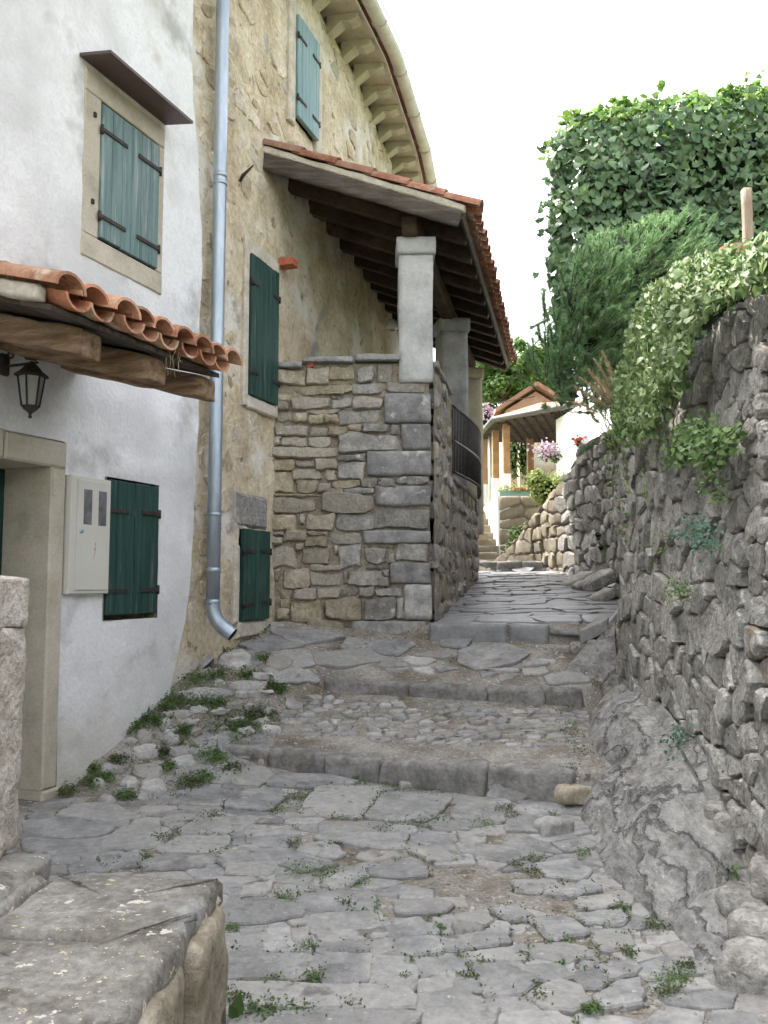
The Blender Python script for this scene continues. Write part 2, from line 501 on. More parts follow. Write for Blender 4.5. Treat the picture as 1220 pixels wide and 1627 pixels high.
def rough_box(mp, su, sv, sh, du=6, dv=6, dh=4, rad=0.03, amp=0.012, freq=6.0, seed=0.0, taper=0.0):
    """A rounded, noisy block centred on mp(0,0,0) with half sizes su, sv, sh."""
    verts, faces, idx = [], [], {}

    def vert(a, b, c):
        key = (round(a, 5), round(b, 5), round(c, 5))
        if key in idx:
            return idx[key]
        x, y, z = a * su, b * sv, c * sh
        ix = max(-su + rad, min(su - rad, x))
        iy = max(-sv + rad, min(sv - rad, y))
        iz = max(-sh + rad, min(sh - rad, z))
        d = Vector((x - ix, y - iy, z - iz))
        p = Vector((ix, iy, iz))
        if d.length > 1e-6:
            d.normalize()
            p = p + d * rad
            nn = d
        else:
            nn = Vector((0, 0, 0))
        s = 1 + taper * c
        p.x *= s
        p.y *= s
        k = fbm(p.x + seed, p.y - seed * .7, p.z + seed * .3, freq, 3) * amp
        k2 = fbm(p.x + seed + 9, p.y + 4, p.z, freq * .4, 2) * amp * .8
        p += nn * (k + k2)
        idx[key] = len(verts)
        verts.append(mp(p.x, p.y, p.z))
        return idx[key]

    def lin(n):
        return [-1 + 2 * i / n for i in range(n + 1)]
    A, B, C = lin(du), lin(dv), lin(dh)
    for c, fl in ((1, 0), (-1, 1)):
        for i in range(du):
            for j in range(dv):
                f = [vert(A[i], B[j], c), vert(A[i + 1], B[j], c), vert(A[i + 1], B[j + 1], c), vert(A[i], B[j + 1], c)]
                faces.append(tuple(f[::-1] if fl else f))
    for c, fl in ((1, 1), (-1, 0)):
        for i in range(du):
            for j in range(dh):
                f = [vert(A[i], c, C[j]), vert(A[i + 1], c, C[j]), vert(A[i + 1], c, C[j + 1]), vert(A[i], c, C[j + 1])]
                faces.append(tuple(f[::-1] if fl else f))
        for i in range(dv):
            for j in range(dh):
                f = [vert(c, B[i], C[j]), vert(c, B[i + 1], C[j]), vert(c, B[i + 1], C[j + 1]), vert(c, B[i], C[j + 1])]
                faces.append(tuple(f if fl else f[::-1]))
    return verts, faces


def tube(pts, rad, n=8, cap=True, hollow=0.0):
    pts = [Vector(p) for p in pts]
    rads = rad if isinstance(rad, (list, tuple)) else [rad] * len(pts)
    vs, fs = [], []
    t0 = (pts[1] - pts[0]).normalized()
    up = Vector((0, 0, 1)) if abs(t0.z) < .9 else Vector((1, 0, 0))
    a = t0.cross(up).normalized()
    for i, p in enumerate(pts):
        if i == 0:
            t = t0
        elif i == len(pts) - 1:
            t = (pts[i] - pts[i - 1]).normalized()
        else:
            t = ((pts[i] - pts[i - 1]).normalized() + (pts[i + 1] - pts[i]).normalized()).normalized()
        a = (a - t * a.dot(t)).normalized()
        b = t.cross(a)
        for k in range(n):
            w = 2 * math.pi * k / n
            vs.append(p + (a * math.cos(w) + b * math.sin(w)) * rads[i])
    for i in range(len(pts) - 1):
        for k in range(n):
            k2 = (k + 1) % n
            fs.append((i * n + k, i * n + k2, (i + 1) * n + k2, (i + 1) * n + k))
    if cap:
        fs.append(tuple(range(n - 1, -1, -1)))
        fs.append(tuple(range((len(pts) - 1) * n, len(pts) * n)))
    return vs, fs


# ------------------------------------------------------------------ polygons, stones
def area(p):
    return .5 * sum(p[i][0] * p[(i + 1) % len(p)][1] - p[(i + 1) % len(p)][0] * p[i][1] for i in range(len(p)))


def cent(p):
    return (sum(q[0] for q in p) / len(p), sum(q[1] for q in p) / len(p))


def inside(pt, poly):
    x, y = pt
    r = False
    j = len(poly) - 1
    for i in range(len(poly)):
        xi, yi = poly[i]
        xj, yj = poly[j]
        if (yi > y) != (yj > y) and x < (xj - xi) * (y - yi) / (yj - yi + 1e-12) + xi:
            r = not r
        j = i
    return r


def inset(p, d):
    n = len(p)
    out = []
    for i in range(n):
        a, b, c = p[i - 1], p[i], p[(i + 1) % n]
        e1 = (b[0] - a[0], b[1] - a[1])
        e2 = (c[0] - b[0], c[1] - b[1])
        l1 = math.hypot(*e1) + 1e-9
        l2 = math.hypot(*e2) + 1e-9
        n1 = (-e1[1] / l1, e1[0] / l1)
        n2 = (-e2[1] / l2, e2[0] / l2)
        k = d / max(.45, 1 + n1[0] * n2[0] + n1[1] * n2[1])
        out.append((b[0] + (n1[0] + n2[0]) * k, b[1] + (n1[1] + n2[1]) * k))
    return out


def resample(p, target, jit, rg):
    per = sum(math.hypot(p[i][0] - p[i - 1][0], p[i][1] - p[i - 1][1]) for i in range(len(p)))
    out = []
    n = len(p)
    for i in range(n):
        a, b = p[i], p[(i + 1) % n]
        L = math.hypot(b[0] - a[0], b[1] - a[1])
        k = max(1, int(round(L / per * target)))
        for q in range(k):
            t = q / k
            j = jit * (0.5 if q == 0 else 1.0)
            out.append((a[0] + (b[0] - a[0]) * t + rg.uniform(-j, j), a[1] + (b[1] - a[1]) * t + rg.uniform(-j, j)))
    return out


def stone_geo(poly, mp, back, front, bev, bulge, rg, target=11, jit=0.004, tilt=0.0, cut=(.05, .16), off=.0):
    if area(poly) < 0:
        poly = poly[::-1]
    # cut the corners so that stones are not pointed
    n = len(poly)
    q = []
    for i in range(n):
        a, b, c = poly[i - 1], poly[i], poly[(i + 1) % n]
        w1, w2 = rg.uniform(*cut), rg.uniform(*cut)
        q.append((b[0] + (a[0] - b[0]) * w1, b[1] + (a[1] - b[1]) * w1))
        q.append((b[0] + (c[0] - b[0]) * w2, b[1] + (c[1] - b[1]) * w2))
    p = resample(q, target, jit, rg)
    n = len(p)
    cx, cy = cent(p)
    mr = max(.01, math.sqrt(abs(area(p)) / math.pi))
    bev = min(bev, mr * .35)
    p2 = inset(p, bev)
    ox, oy = rg.uniform(-off, off) * mr, rg.uniform(-off, off) * mr
    s = rg.uniform(0, 100)
    tx, ty = rg.uniform(-tilt, tilt), rg.uniform(-tilt, tilt)

    def hh(x, y, k):
        return front + tx * (x - cx) + ty * (y - cy) + bulge * (k + .6 * nz(x + s, y, s, 3.2 / mr * .35) + .35 * nz(x + s, y + 7, s, 1.1 / mr))
    V, F = [], []
    for (x, y) in p:
        V.append(mp(x, y, back))
    for (x, y) in p:
        V.append(mp(x, y, hh(x, y, -.6) - bev))
    for (x, y) in p2:
        V.append(mp(x, y, hh(x, y, -.15)))
    for sc, k in ((.62, .25),):
        for (x, y) in p2:
            xx, yy = cx + ox + (x - cx) * sc, cy + oy + (y - cy) * sc
            V.append(mp(xx, yy, hh(xx, yy, k)))
    V.append(mp(cx + ox, cy + oy, hh(cx + ox, cy + oy, .35)))
    for r in range(3):
        for i in range(n):
            j = (i + 1) % n
            F.append((r * n + i, r * n + j, (r + 1) * n + j, (r + 1) * n + i))
    for i in range(n):
        F.append((3 * n + i, 3 * n + (i + 1) % n, 4 * n))
    return V, F


def clip(poly, nx, ny, d):
    out = []
    n = len(poly)
    for i in range(n):
        a, b = poly[i], poly[(i + 1) % n]
        da = a[0] * nx + a[1] * ny - d
        db = b[0] * nx + b[1] * ny - d
        if da <= 0:
            out.append(a)
        if (da < 0 < db) or (db < 0 < da):
            t = da / (da - db)
            out.append((a[0] + (b[0] - a[0]) * t, a[1] + (b[1] - a[1]) * t))
    return out


def voronoi(seeds, bound, ax=1.0, near=22):
    """Cells of the seeds inside the polygon bound; ax > 1 stretches cells along u."""
    S = [(s[0] / ax, s[1]) for s in seeds]
    B = [(b[0] / ax, b[1]) for b in bound]
    A = np.array(S)
    res = []
    for i, s in enumerate(S):
        d = (A[:, 0] - s[0]) ** 2 + (A[:, 1] - s[1]) ** 2
        order = np.argsort(d)[1:near]
        poly = list(B)
        for j in order:
            t = S[j]
            nx, ny = t[0] - s[0], t[1] - s[1]
            if nx * nx + ny * ny < 1e-10:
                continue
            mx, my = (t[0] + s[0]) / 2, (t[1] + s[1]) / 2
            poly = clip(poly, nx, ny, mx * nx + my * ny)
            if len(poly) < 3:
                break
        # drop very short edges
        if len(poly) >= 3:
            q = []
            for a in poly:
                if not q or math.hypot(a[0] - q[-1][0], a[1] - q[-1][1]) > 1e-4:
                    q.append(a)
            poly = q
        res.append([(x * ax, y) for (x, y) in poly] if len(poly) >= 3 else None)
    return res


def course_seeds(u0, u1, v0, v1, su, sv, rg, jit=.3):
    out = []
    v = v0 + sv * .5
    while v < v1:
        h = sv * rg.uniform(.7, 1.35)
        u = u0 + su * rg.uniform(0, .8)
        while u < u1:
            w = su * rg.uniform(.55, 1.5)
            out.append((u + w / 2, v + rg.uniform(-jit, jit) * sv))
            u += w
        v += h
    return out


class PolyWall:
    """A vertical wall along a plan polyline; u runs along it, v is world height, h is outward."""
    def __init__(self, pts):
        self.p = [Vector((a[0], a[1], 0)) for a in pts]
        self.L = [0.0]
        for i in range(len(pts) - 1):
            self.L.append(self.L[-1] + (self.p[i + 1] - self.p[i]).length)
        self.n = []
        for i in range(len(pts)):
            a = self.p[max(0, i - 1)]
            b = self.p[min(len(pts) - 1, i + 1)]
            d = (b - a).normalized()
            self.n.append(Vector((d.y, -d.x, 0)))
        self.len = self.L[-1]

    def at(self, u):
        i = 0
        while i < len(self.L) - 2 and u > self.L[i + 1]:
            i += 1
        t = (u - self.L[i]) / (self.L[i + 1] - self.L[i])
        tc = max(0, min(1, t))
        return self.p[i].lerp(self.p[i + 1], t), self.n[i].lerp(self.n[i + 1], tc).normalized()

    def mp(self, u, v, h):
        p, n = self.at(u)
        return Vector((p.x + n.x * h, p.y + n.y * h, v))

    def uv(self, px, py, off=0.0):
        a, b = ray(px, py)
        best = None
        for i in range(len(self.p) - 1):
            p0, p1 = self.p[i] + self.n[i] * off, self.p[i + 1] + self.n[i + 1] * off
            d = p1 - p0
            # a*Y = p0.x + t d.x ; Y = p0.y + t d.y
            den = d.x - a * d.y
            if abs(den) < 1e-9:
                continue
            t = (a * p0.y - p0.x) / den
            Y = p0.y + t * d.y
            if Y <= 0:
                continue
            e = max(0, -t, t - 1)
            if best is None or e < best[0] - 1e-9:
                best = (e, self.L[i] + t * (self.L[i + 1] - self.L[i]), EYE + b * Y)
        return best[1], best[2]

# ================================================================== THE SETTING
# ------------------------------------------------------------------ lane surface
def V3(x, y, z):
    return Vector((x, y, z))


ROWS = [
    [V3(-7, -9, -.42), V3(-5, -9, -.42), V3(-3, -9, -.42), V3(-1, -9, -.42), V3(0, -9, -.42), V3(1, -9, -.42), V3(2, -9, -.42), V3(4, -9, -.42)],
    [V3(-4.2, 1, .05), V3(-1.8, 1, .05), V3(-.9, 1, .05), V3(-.4, 1, .05), V3(.0, 1, .05), V3(.4, 1, .05), V3(.8, 1, .06), V3(1.7, 1, .10)],
    [V3(-3.0, 3.2, .17), V3(-1.6, 3.2, .16), V3(-1.0, 3.2, .16), V3(-.5, 3.2, .16), V3(0, 3.2, .16), V3(.45, 3.2, .16), V3(.95, 3.2, .17), V3(1.9, 3.2, .22)],
    [V3(-2.15, 5.0, .25), P(230, 1228, 5.45), P(350, 1191, 5.88), P(430, 1217, 5.72), P(610, 1243, 5.40), P(775, 1265, 5.14), P(912, 1277, 4.95), V3(1.95, 4.75, .28)],
    [V3(-2.13, 5.03, .26), P(230, 1227, 5.47), P(350, 1184, 5.90), P(430, 1190, 5.75), P(610, 1208, 5.43), P(775, 1215, 5.17), P(912, 1225, 4.98), V3(1.95, 4.78, .40)],
    [V3(-1.62, 6.12, .74), P(400, 1070, 6.45), P(520, 1097, 6.75), P(585, 1101, 6.71), P(650, 1105, 6.67), P(775, 1113, 6.59), P(925, 1122, 6.47), V3(2.1, 6.40, .60)],
    [V3(-1.61, 6.14, .75), P(400, 1068, 6.47), P(520, 1078, 6.78), P(585, 1082, 6.74), P(650, 1086, 6.70), P(775, 1090, 6.62), P(925, 1094, 6.50), V3(2.1, 6.43, .72)],
    [V3(-1.15, 7.62, 1.17), P(480, 990, 7.6), P(560, 1000, 7.58), P(640, 1010, 7.56), P(690, 1017, 7.51), P(790, 1019, 7.34), P(872, 1022, 7.19), V3(2.5, 7.0, 1.0)],
    [V3(-1.15, 7.65, 1.17), P(480, 989, 7.63), P(560, 997, 7.61), P(640, 1000, 7.59), P(690, 992, 7.54), P(790, 993, 7.37), P(872, 996, 7.22), V3(2.5, 7.03, 1.12)],
    [V3(.2, 13.2, 1.66), V3(.6, 13.15, 1.66), V3(1.0, 13.1, 1.66), V3(1.4, 13.1, 1.66), V3(1.75, 13.05, 1.66), V3(2.1, 12.95, 1.66), V3(2.45, 12.85, 1.66), V3(3.4, 12.6, 1.68)],
    [V3(.2, 13.23, 1.80), V3(.6, 13.18, 1.80), V3(1.0, 13.13, 1.80), V3(1.4, 13.13, 1.80), V3(1.75, 13.08, 1.80), V3(2.1, 12.98, 1.80), V3(2.45, 12.88, 1.80), V3(3.4, 12.63, 1.80)],
    [V3(-.6, 16, 1.9), V3(.2, 16, 1.9), V3(.8, 16, 1.9), V3(1.4, 16, 1.9), V3(2.0, 16, 1.9), V3(2.5, 16, 1.9), V3(3.0, 16, 1.9), V3(5, 16, 1.9)],
]
NC = 36
SUB = [6, 8, 16, 1, 16, 1, 14, 1, 30, 1, 6]


def row_at(row, t):
    x = t * 7
    i = min(6, int(x))
    return row[i].lerp(row[i + 1], x - i)


gv, gf = [], []
nr = 0
for k in range(len(ROWS) - 1):
    n = SUB[k]
    for q in range(n if k < len(ROWS) - 2 else n + 1):
        for c in range(NC + 1):
            t = c / NC
            p = row_at(ROWS[k], t).lerp(row_at(ROWS[k + 1], t), q / n)
            amp = .018 if 0 < q else .004
            p.z += amp * fbm(p.x, p.y, 3.0, 2.3, 3)
            gv.append(p)
        nr += 1
for r in range(nr - 1):
    for c in range(NC):
        a = r * (NC + 1) + c
        gf.append((a, a + 1, a + NC + 2, a + NC + 1))
BVH = BVHTree.FromPolygons(gv, gf)


def gz(x, y):
    h = BVH.ray_cast(Vector((x, y, 20)), Vector((0, 0, -1)))
    return h[0].z if h[0] else 0.05 * y


def hit(px, py):
    a, b = ray(px, py)
    h = BVH.ray_cast(Vector((0, 0, EYE)), Vector((a, 1, b)).normalized())
    return h[0]


lane = mk('lane', gv, gf, 'dirt', origin=(0, 5, .2), kind='structure', label='stepped dirt and stone lane climbing between the houses and the wall')

# far ground reaching the horizon
gq = []
gfq = []
NG = 24
for j in range(NG + 1):
    for i in range(NG + 1):
        x, y = -420 + 840 * i / NG, -420 + 840 * j / NG
        z = -.9 + (1.2 * fbm(x, y, 0, .012, 2) if math.hypot(x, y) > 40 else 0)
        gq.append((x, y, z))
for j in range(NG):
    for i in range(NG):
        a = j * (NG + 1) + i
        gfq.append((a, a + 1, a + NG + 2, a + NG + 1))
mk('ground', gq, gfq, 'far_grass', kind='structure', origin=(0, 0, -.9))


def plane_map(poly, lift=0.0, rg=rng, tilt=.01):
    """Least-squares plane of the lane under a plan polygon."""
    pts = poly + [cent(poly)]
    A = np.array([[x, y, 1] for x, y in pts])
    z = np.array([gz(x, y) for x, y in pts])
    c, *_ = np.linalg.lstsq(A, z, rcond=None)
    tx, ty = rg.uniform(-tilt, tilt), rg.uniform(-tilt, tilt)
    cx, cy = cent(poly)
    n = Vector((-c[0] - tx, -c[1] - ty, 1)).normalized()

    def mp(u, v, h):
        z0 = c[0] * u + c[1] * v + c[2] + tx * (u - cx) + ty * (v - cy) + lift
        return Vector((u + n.x * h, v + n.y * h, z0 + n.z * h))
    return mp


def lay(name, poly, material, front=.018, bev=.012, bulge=.006, back=-.05, target=13, jit=.006, tilt=.012, parent=lane):
    mp = plane_map(poly, 0, rng, tilt)
    v, f = stone_geo(poly, mp, back, front, bev, bulge, rng, target, jit)
    return mk(name, v, f, material, parent, smooth=38)


def px_poly(pts):
    out = []
    for (a, b) in pts:
        h = hit(a, b)
        if h is not None:
            out.append((h.x, h.y))
    return out


def cA(pts):
    return [(340 + .541 * x, 1220 + .541 * y) for x, y in pts]


def cB(pts):
    return [(.41 * x, 1200 + .41 * y) for x, y in pts]


def cC(pts):
    return [(300 + .574 * x, 940 + .574 * y) for x, y in pts]


SLABS = [cA(p) for p in [
    [(305, 62), (495, 62), (425, 155), (250, 140)],
    [(505, 82), (700, 90), (635, 160), (440, 158)],
    [(730, 88), (865, 100), (845, 165), (697, 150)],
    [(885, 118), (1025, 112), (1020, 140), (890, 140)],
    [(865, 150), (985, 150), (965, 190), (855, 188)],
    [(165, 25), (330, 25), (420, 45), (300, 62), (160, 55)],
    [(315, 165), (490, 172), (490, 195), (312, 192)],
    [(497, 175), (590, 180), (580, 200), (497, 198)],
    [(320, 197), (565, 205), (555, 240), (500, 245), (300, 215)],
    [(640, 165), (725, 165), (750, 190), (645, 188)],
    [(95, 175), (240, 180), (250, 200), (100, 212)],
    [(100, 216), (200, 206), (240, 212), (200, 240), (110, 235)],
    [(250, 235), (340, 225), (380, 260), (350, 270), (255, 255)],
    [(135, 245), (200, 245), (360, 288), (260, 310), (185, 290)],
    [(40, 245), (120, 240), (180, 295), (170, 330), (50, 315), (15, 280)],
    [(455, 305), (590, 275), (630, 322), (520, 328), (460, 318)],
    [(560, 240), (660, 250), (705, 275), (640, 280)],
    [(780, 235), (900, 240), (905, 270), (850, 285), (765, 270)],
    [(720, 195), (790, 205), (785, 230), (730, 225)],
    [(945, 295), (1050, 280), (1105, 310), (1080, 335), (990, 330)],
    [(255, 378), (450, 368), (472, 400), (460, 430), (275, 428), (245, 405)],
    [(320, 350), (390, 310), (430, 330), (380, 365)],
    [(290, 440), (470, 432), (485, 470), (295, 500), (280, 480)],
    [(535, 405), (650, 400), (695, 415), (650, 435), (540, 435)],
    [(310, 505), (495, 484), (508, 503), (320, 525)],
    [(512, 480), (640, 470), (655, 500), (517, 506)],
    [(440, 522), (515, 514), (530, 545), (460, 560)],
    [(522, 512), (660, 507), (665, 555), (545, 560)],
    [(310, 532), (430, 524), (450, 558), (315, 560)],
    [(645, 450), (800, 430), (815, 455), (770, 490), (655, 495)],
    [(670, 512), (860, 482), (865, 520), (720, 545), (690, 545)],
    [(820, 430), (890, 420), (930, 445), (880, 460)],
    [(880, 340), (1000, 337), (1020, 355), (930, 373), (890, 365)],
    [(980, 377), (1100, 343), (1135, 365), (1050, 385)],
    [(930, 455), (1030, 450), (1100, 490), (1000, 512)],
    [(935, 530), (1050, 525), (1120, 550), (1030, 580), (950, 565)],
    [(720, 560), (860, 537), (920, 570), (860, 577), (760, 572)],
    [(20, 562), (310, 567), (320, 610), (250, 628), (30, 633)],
    [(327, 562), (460, 564), (440, 653), (327, 640)],
    [(467, 567), (575, 572), (595, 658), (452, 653)],
    [(582, 574), (720, 564), (738, 600), (600, 628)],
    [(605, 637), (695, 617), (690, 660), (610, 666)],
    [(705, 622), (755, 614), (780, 663), (697, 660)],
    [(770, 592), (880, 582), (960, 625), (900, 668), (810, 678), (785, 640)],
    [(925, 682), (1010, 642), (1075, 657), (1100, 700), (1060, 723), (970, 710)],
    [(1065, 620), (1110, 600), (1148, 620), (1130, 648), (1085, 653)],
    [(1125, 690), (1190, 647), (1240, 640), (1250, 700), (1150, 715)],
    [(25, 642), (560, 662), (585, 690), (580, 718), (200, 713), (30, 690)],
    [(590, 682), (720, 667), (790, 698), (680, 733), (600, 725)],
    [(200, 737), (330, 727), (600, 740), (560, 775), (150, 775)],
    [(620, 740), (720, 720), (830, 724), (800, 775), (620, 775)],
    [(840, 735), (1000, 725), (1050, 755), (1040, 790), (830, 790)],
    [(880, 592), (1000, 592), (1050, 617), (980, 637), (905, 602)],
    [(0, 430), (120, 397), (240, 412), (260, 440), (130, 468), (0, 465)],
    [(30, 500), (75, 500), (65, 553), (25, 553)],
    [(83, 490), (145, 487), (141, 553), (74, 553)],
    [(151, 490), (215, 482), (228, 550), (150, 553)],
    [(222, 487), (270, 482), (280, 550), (234, 550)],
    [(1140, 592), (1220, 572), (1250, 600), (1170, 625)],
    [(1070, 442), (1190, 430), (1210, 450), (1190, 468), (1090, 463)],
    [(1070, 397), (1160, 387), (1190, 405), (1130, 423), (1075, 418)],
    [(560, 367), (640, 377), (640, 395), (550, 395)],
    [(1110, 510), (1210, 500), (1230, 530), (1150, 545)],
]] + [cB(p) for p in [
    [(800, 62), (893, 72), (893, 115), (745, 100)],
    [(902, 62), (1020, 57), (1055, 85), (1000, 123), (902, 118)],
    [(690, 152), (830, 142), (888, 157), (852, 203), (662, 198)],
    [(912, 147), (1080, 142), (1105, 165), (1045, 223), (867, 205)],
    [(290, 202), (420, 197), (540, 245), (430, 268), (220, 240)],
    [(100, 268), (290, 262), (430, 295), (400, 315), (250, 328), (100, 308)],
    [(402, 343), (480, 287), (580, 272), (658, 300), (618, 353), (560, 368), (402, 368)],
    [(650, 247), (770, 237), (690, 288), (664, 288), (632, 265)],
    [(702, 295), (790, 252), (960, 252), (1005, 257), (925, 308), (710, 313)],
    [(612, 370), (700, 322), (880, 327), (880, 370), (830, 383), (640, 383)],
    [(100, 332), (300, 342), (330, 380), (200, 388), (100, 370)],
    [(480, 395), (520, 382), (560, 392), (530, 438), (470, 438)],
    [(390, 402), (468, 397), (460, 433), (400, 433)],
    [(562, 420), (640, 392), (850, 392), (800, 438), (562, 448)],
    [(270, 482), (500, 472), (440, 510), (250, 538), (212, 522)],
    [(885, 435), (1000, 445), (1060, 455), (1040, 478), (880, 470)],
    [(860, 500), (930, 520), (920, 555), (850, 545)],
    [(950, 520), (1060, 495), (1020, 545), (940, 550)],
]] + [cC(p) for p in [
    [(490, 142), (600, 137), (625, 150), (580, 178), (500, 170)],
    [(750, 167), (860, 142), (945, 170), (900, 205), (800, 218), (747, 200)],
    [(225, 112), (340, 107), (430, 130), (300, 150)],
    [(140, 152), (245, 122), (320, 150), (200, 170)],
    [(95, 177), (180, 167), (200, 200), (85, 205)],
    [(350, 172), (480, 165), (560, 187), (440, 213), (350, 200)],
    [(700, 139), (780, 139), (760, 160), (700, 152)],
    [(230, 185), (330, 165), (345, 205), (270, 220)],
    [(440, 130), (485, 135), (490, 160), (420, 158)],
    [(205, 215), (330, 225), (360, 240), (240, 250)],
]]
slab_polys = []
for pts in SLABS:
    w = px_poly(pts)
    if len(w) < 3:
        continue
    if area(w) < 0:
        w = w[::-1]
    slab_polys.append(w)
    lay('paving_slab', inset(w, -.016), 'slab', front=rng.uniform(.013, .024), bev=.006, bulge=.003, target=22, jit=.009)


def cD(x, y):
    return 60 + .328 * x, 980 + .328 * y


COBB = [(515, 585, 42, 36), (450, 612, 30, 18), (620, 512, 36, 20), (640, 600, 48, 32), (530, 655, 75, 35), (710, 655, 90, 30), (420, 700, 42, 18),
        (360, 740, 66, 26), (530, 762, 74, 24), (580, 722, 44, 16), (700, 708, 62, 28), (445, 812, 50, 28), (295, 822, 36, 20), (560, 835, 62, 40),
        (335, 890, 46, 18), (690, 470, 60, 15), (760, 560, 32, 20), (780, 455, 50, 16), (810, 380, 140, 36), (880, 465, 46, 16), (700, 765, 40, 18),
        (1020, 330, 100, 28), (880, 320, 30, 18), (1040, 375, 95, 20), (960, 430, 52, 20), (1120, 455, 36, 18), (1030, 435, 42, 22), (880, 550, 42, 16),
        (585, 580, 25, 18), (960, 212, 78, 38), (1165, 232, 70, 30), (1080, 290, 50, 18), (500, 870, 40, 16), (405, 860, 40, 16), (650, 560, 40, 14), (830, 600, 45, 14),
        (960, 500, 45, 18), (1080, 510, 45, 18), (740, 520, 35, 14), (1010, 560, 45, 16), (1130, 560, 50, 18), (940, 375, 30, 14), (620, 480, 30, 12)]
for (x, y, rx, ry) in COBB:
    n = rng.choice([5, 6, 7])
    a0 = rng.uniform(0, 6)
    poly = px_poly([cD(x + rx * 1.12 * math.cos(a0 + 6.283 * k / n) * rng.uniform(.9, 1.1), y - ry * 1.15 * math.sin(a0 + 6.283 * k / n) * rng.uniform(.9, 1.1)) for k in range(n)])
    if len(poly) < 4:
        continue
    if area(poly) < 0:
        poly = poly[::-1]
    slab_polys.append(poly)
    big = rx > 75
    lay('cobble', poly, 'slab' if rx > 120 else 'cobble', front=rng.uniform(.02, .04) if not big else .025, bev=.014, bulge=.010, back=-.06, tilt=.06, target=16, jit=.009)


def overlaps(poly, others):
    c = cent(poly)
    for q in others:
        if inside(c, q):
            return True
        cq = cent(q)
        if abs(cq[0] - c[0]) + abs(cq[1] - c[1]) > 1.6:
            continue
        for p in poly:
            if inside((c[0] + (p[0] - c[0]) * .8, c[1] + (p[1] - c[1]) * .8), q):
                return True
        for p in q:
            if inside(p, poly):
                return True
    return False


# small fill stones between the traced slabs in the foreground
seeds = []
for y_ in np.arange(2.3, 5.9, .11):
    x_ = -2.3
    while x_ < 1.35:
        x_ += rng.uniform(.10, .34)
        seeds.append((x_, y_ + rng.uniform(-.03, .03)))
cells = voronoi(seeds, [(-2.6, 2.2), (1.5, 2.2), (1.5, 6.0), (-2.6, 6.0)], 1.6)
nfill = 0
fill_polys = []
HOLE = [(645, 1320 + 50), (700, 1375), (900, 1395), (960, 1430), (840, 1445), (700, 1430), (640, 1400)]
rest = MB()
cells = sorted([c for c in cells if c], key=lambda c: cent(c)[1])
for c in cells:
    if abs(area(c)) < .002:
        continue
    cc = cent(c)
    q = proj((cc[0], cc[1], gz(*cc)))
    if inside(q, HOLE):
        continue
    # in front of the first step and right of the white wall only
    if cc[0] < -1.92 + .4 * (cc[1] - 5.1) + .1 or (q[1] < 1262 + .06 * (q[0] - 775) and q[0] > 420):
        continue
    if q[0] < 300 and q[1] < 1262:
        continue
    if any(inside(cc, q_) for q_ in slab_polys) or rng.random() < .03:
        continue
    pl = inset(c, .003)
    if area(pl) < .0012:
        continue
    fill_polys.append(c)
    if nfill < 280:
        lay('fill_stone', pl, 'slab', front=rng.uniform(.003, .012), bev=.005, bulge=.003, target=13, jit=.008)
        nfill += 1
    else:
        v, f = stone_geo(pl, plane_map(pl), -.03, rng.uniform(.003, .012), .005, .003, rng, 10, .006)
        rest.add(v, f)
if rest.v:
    rest.build('small_fill_stones', 'slab', lane, smooth=38, kind='stuff')

# landing in front of the porch, ramp beyond the third step, rubble tread behind the first step
def in_px(poly_px, x, y):
    return inside(proj((x, y, gz(x, y))), poly_px)


LAND = [(300, 1045), (370, 1015), (430, 990), (560, 1010), (690, 1022), (860, 1026), (900, 1060), (940, 1085), (700, 1072), (520, 1066), (400, 1062), (300, 1085)]
seeds = [(rng.uniform(-1.6, 1.5), rng.uniform(6.2, 7.7)) for _ in range(170)]
for c in voronoi(seeds, [(-1.7, 6.1), (1.6, 6.1), (1.6, 7.8), (-1.7, 7.8)], 1.7):
    if not c:
        continue
    cc = cent(c)
    if not in_px(LAND, *cc) or overlaps(c, slab_polys):
        continue
    pl = inset(c, .01)
    if area(pl) > .002:
        lay('landing_stone', pl, 'slab' if rng.random() < .6 else 'cobble', front=rng.uniform(.008, .028), bev=.008, bulge=.006, tilt=.02, jit=.012)

TREAD = [(430, 1112), (520, 1106), (700, 1118), (940, 1134), (930, 1190), (700, 1186), (500, 1172), (330, 1178), (280, 1150), (330, 1110)]
seeds = []
y_ = 5.2
while y_ < 6.8:
    x_ = -1.6
    while x_ < 1.4:
        x_ += rng.uniform(.06, .17)
        seeds.append((x_, y_ + rng.uniform(-.025, .025)))
    y_ += rng.uniform(.06, .085)
n = 0
rest = MB()
for c in voronoi(seeds, [(-1.7, 5.1), (1.5, 5.1), (1.5, 6.9), (-1.7, 6.9)], 1.5):
    if not c:
        continue
    cc = cent(c)
    if not in_px(TREAD, *cc) or overlaps(c, slab_polys) or rng.random() < .22:
        continue
    pl = inset(c, .008)
    if area(pl) < .0009:
        continue
    if n < 260:
        lay('rubble_stone', pl, 'cobble' if rng.random() < .45 else 'slab', front=rng.uniform(.002, .024), bev=.009, bulge=.008, tilt=.08, target=11, jit=.007)
        n += 1
    else:
        v, f = stone_geo(pl, plane_map(pl), -.04, rng.uniform(.008, .035), .016, .012, rng, 8, .005)
        rest.add(v, f)
if rest.v:
    rest.build('small_rubble_stones', 'cobble', lane, kind='stuff')

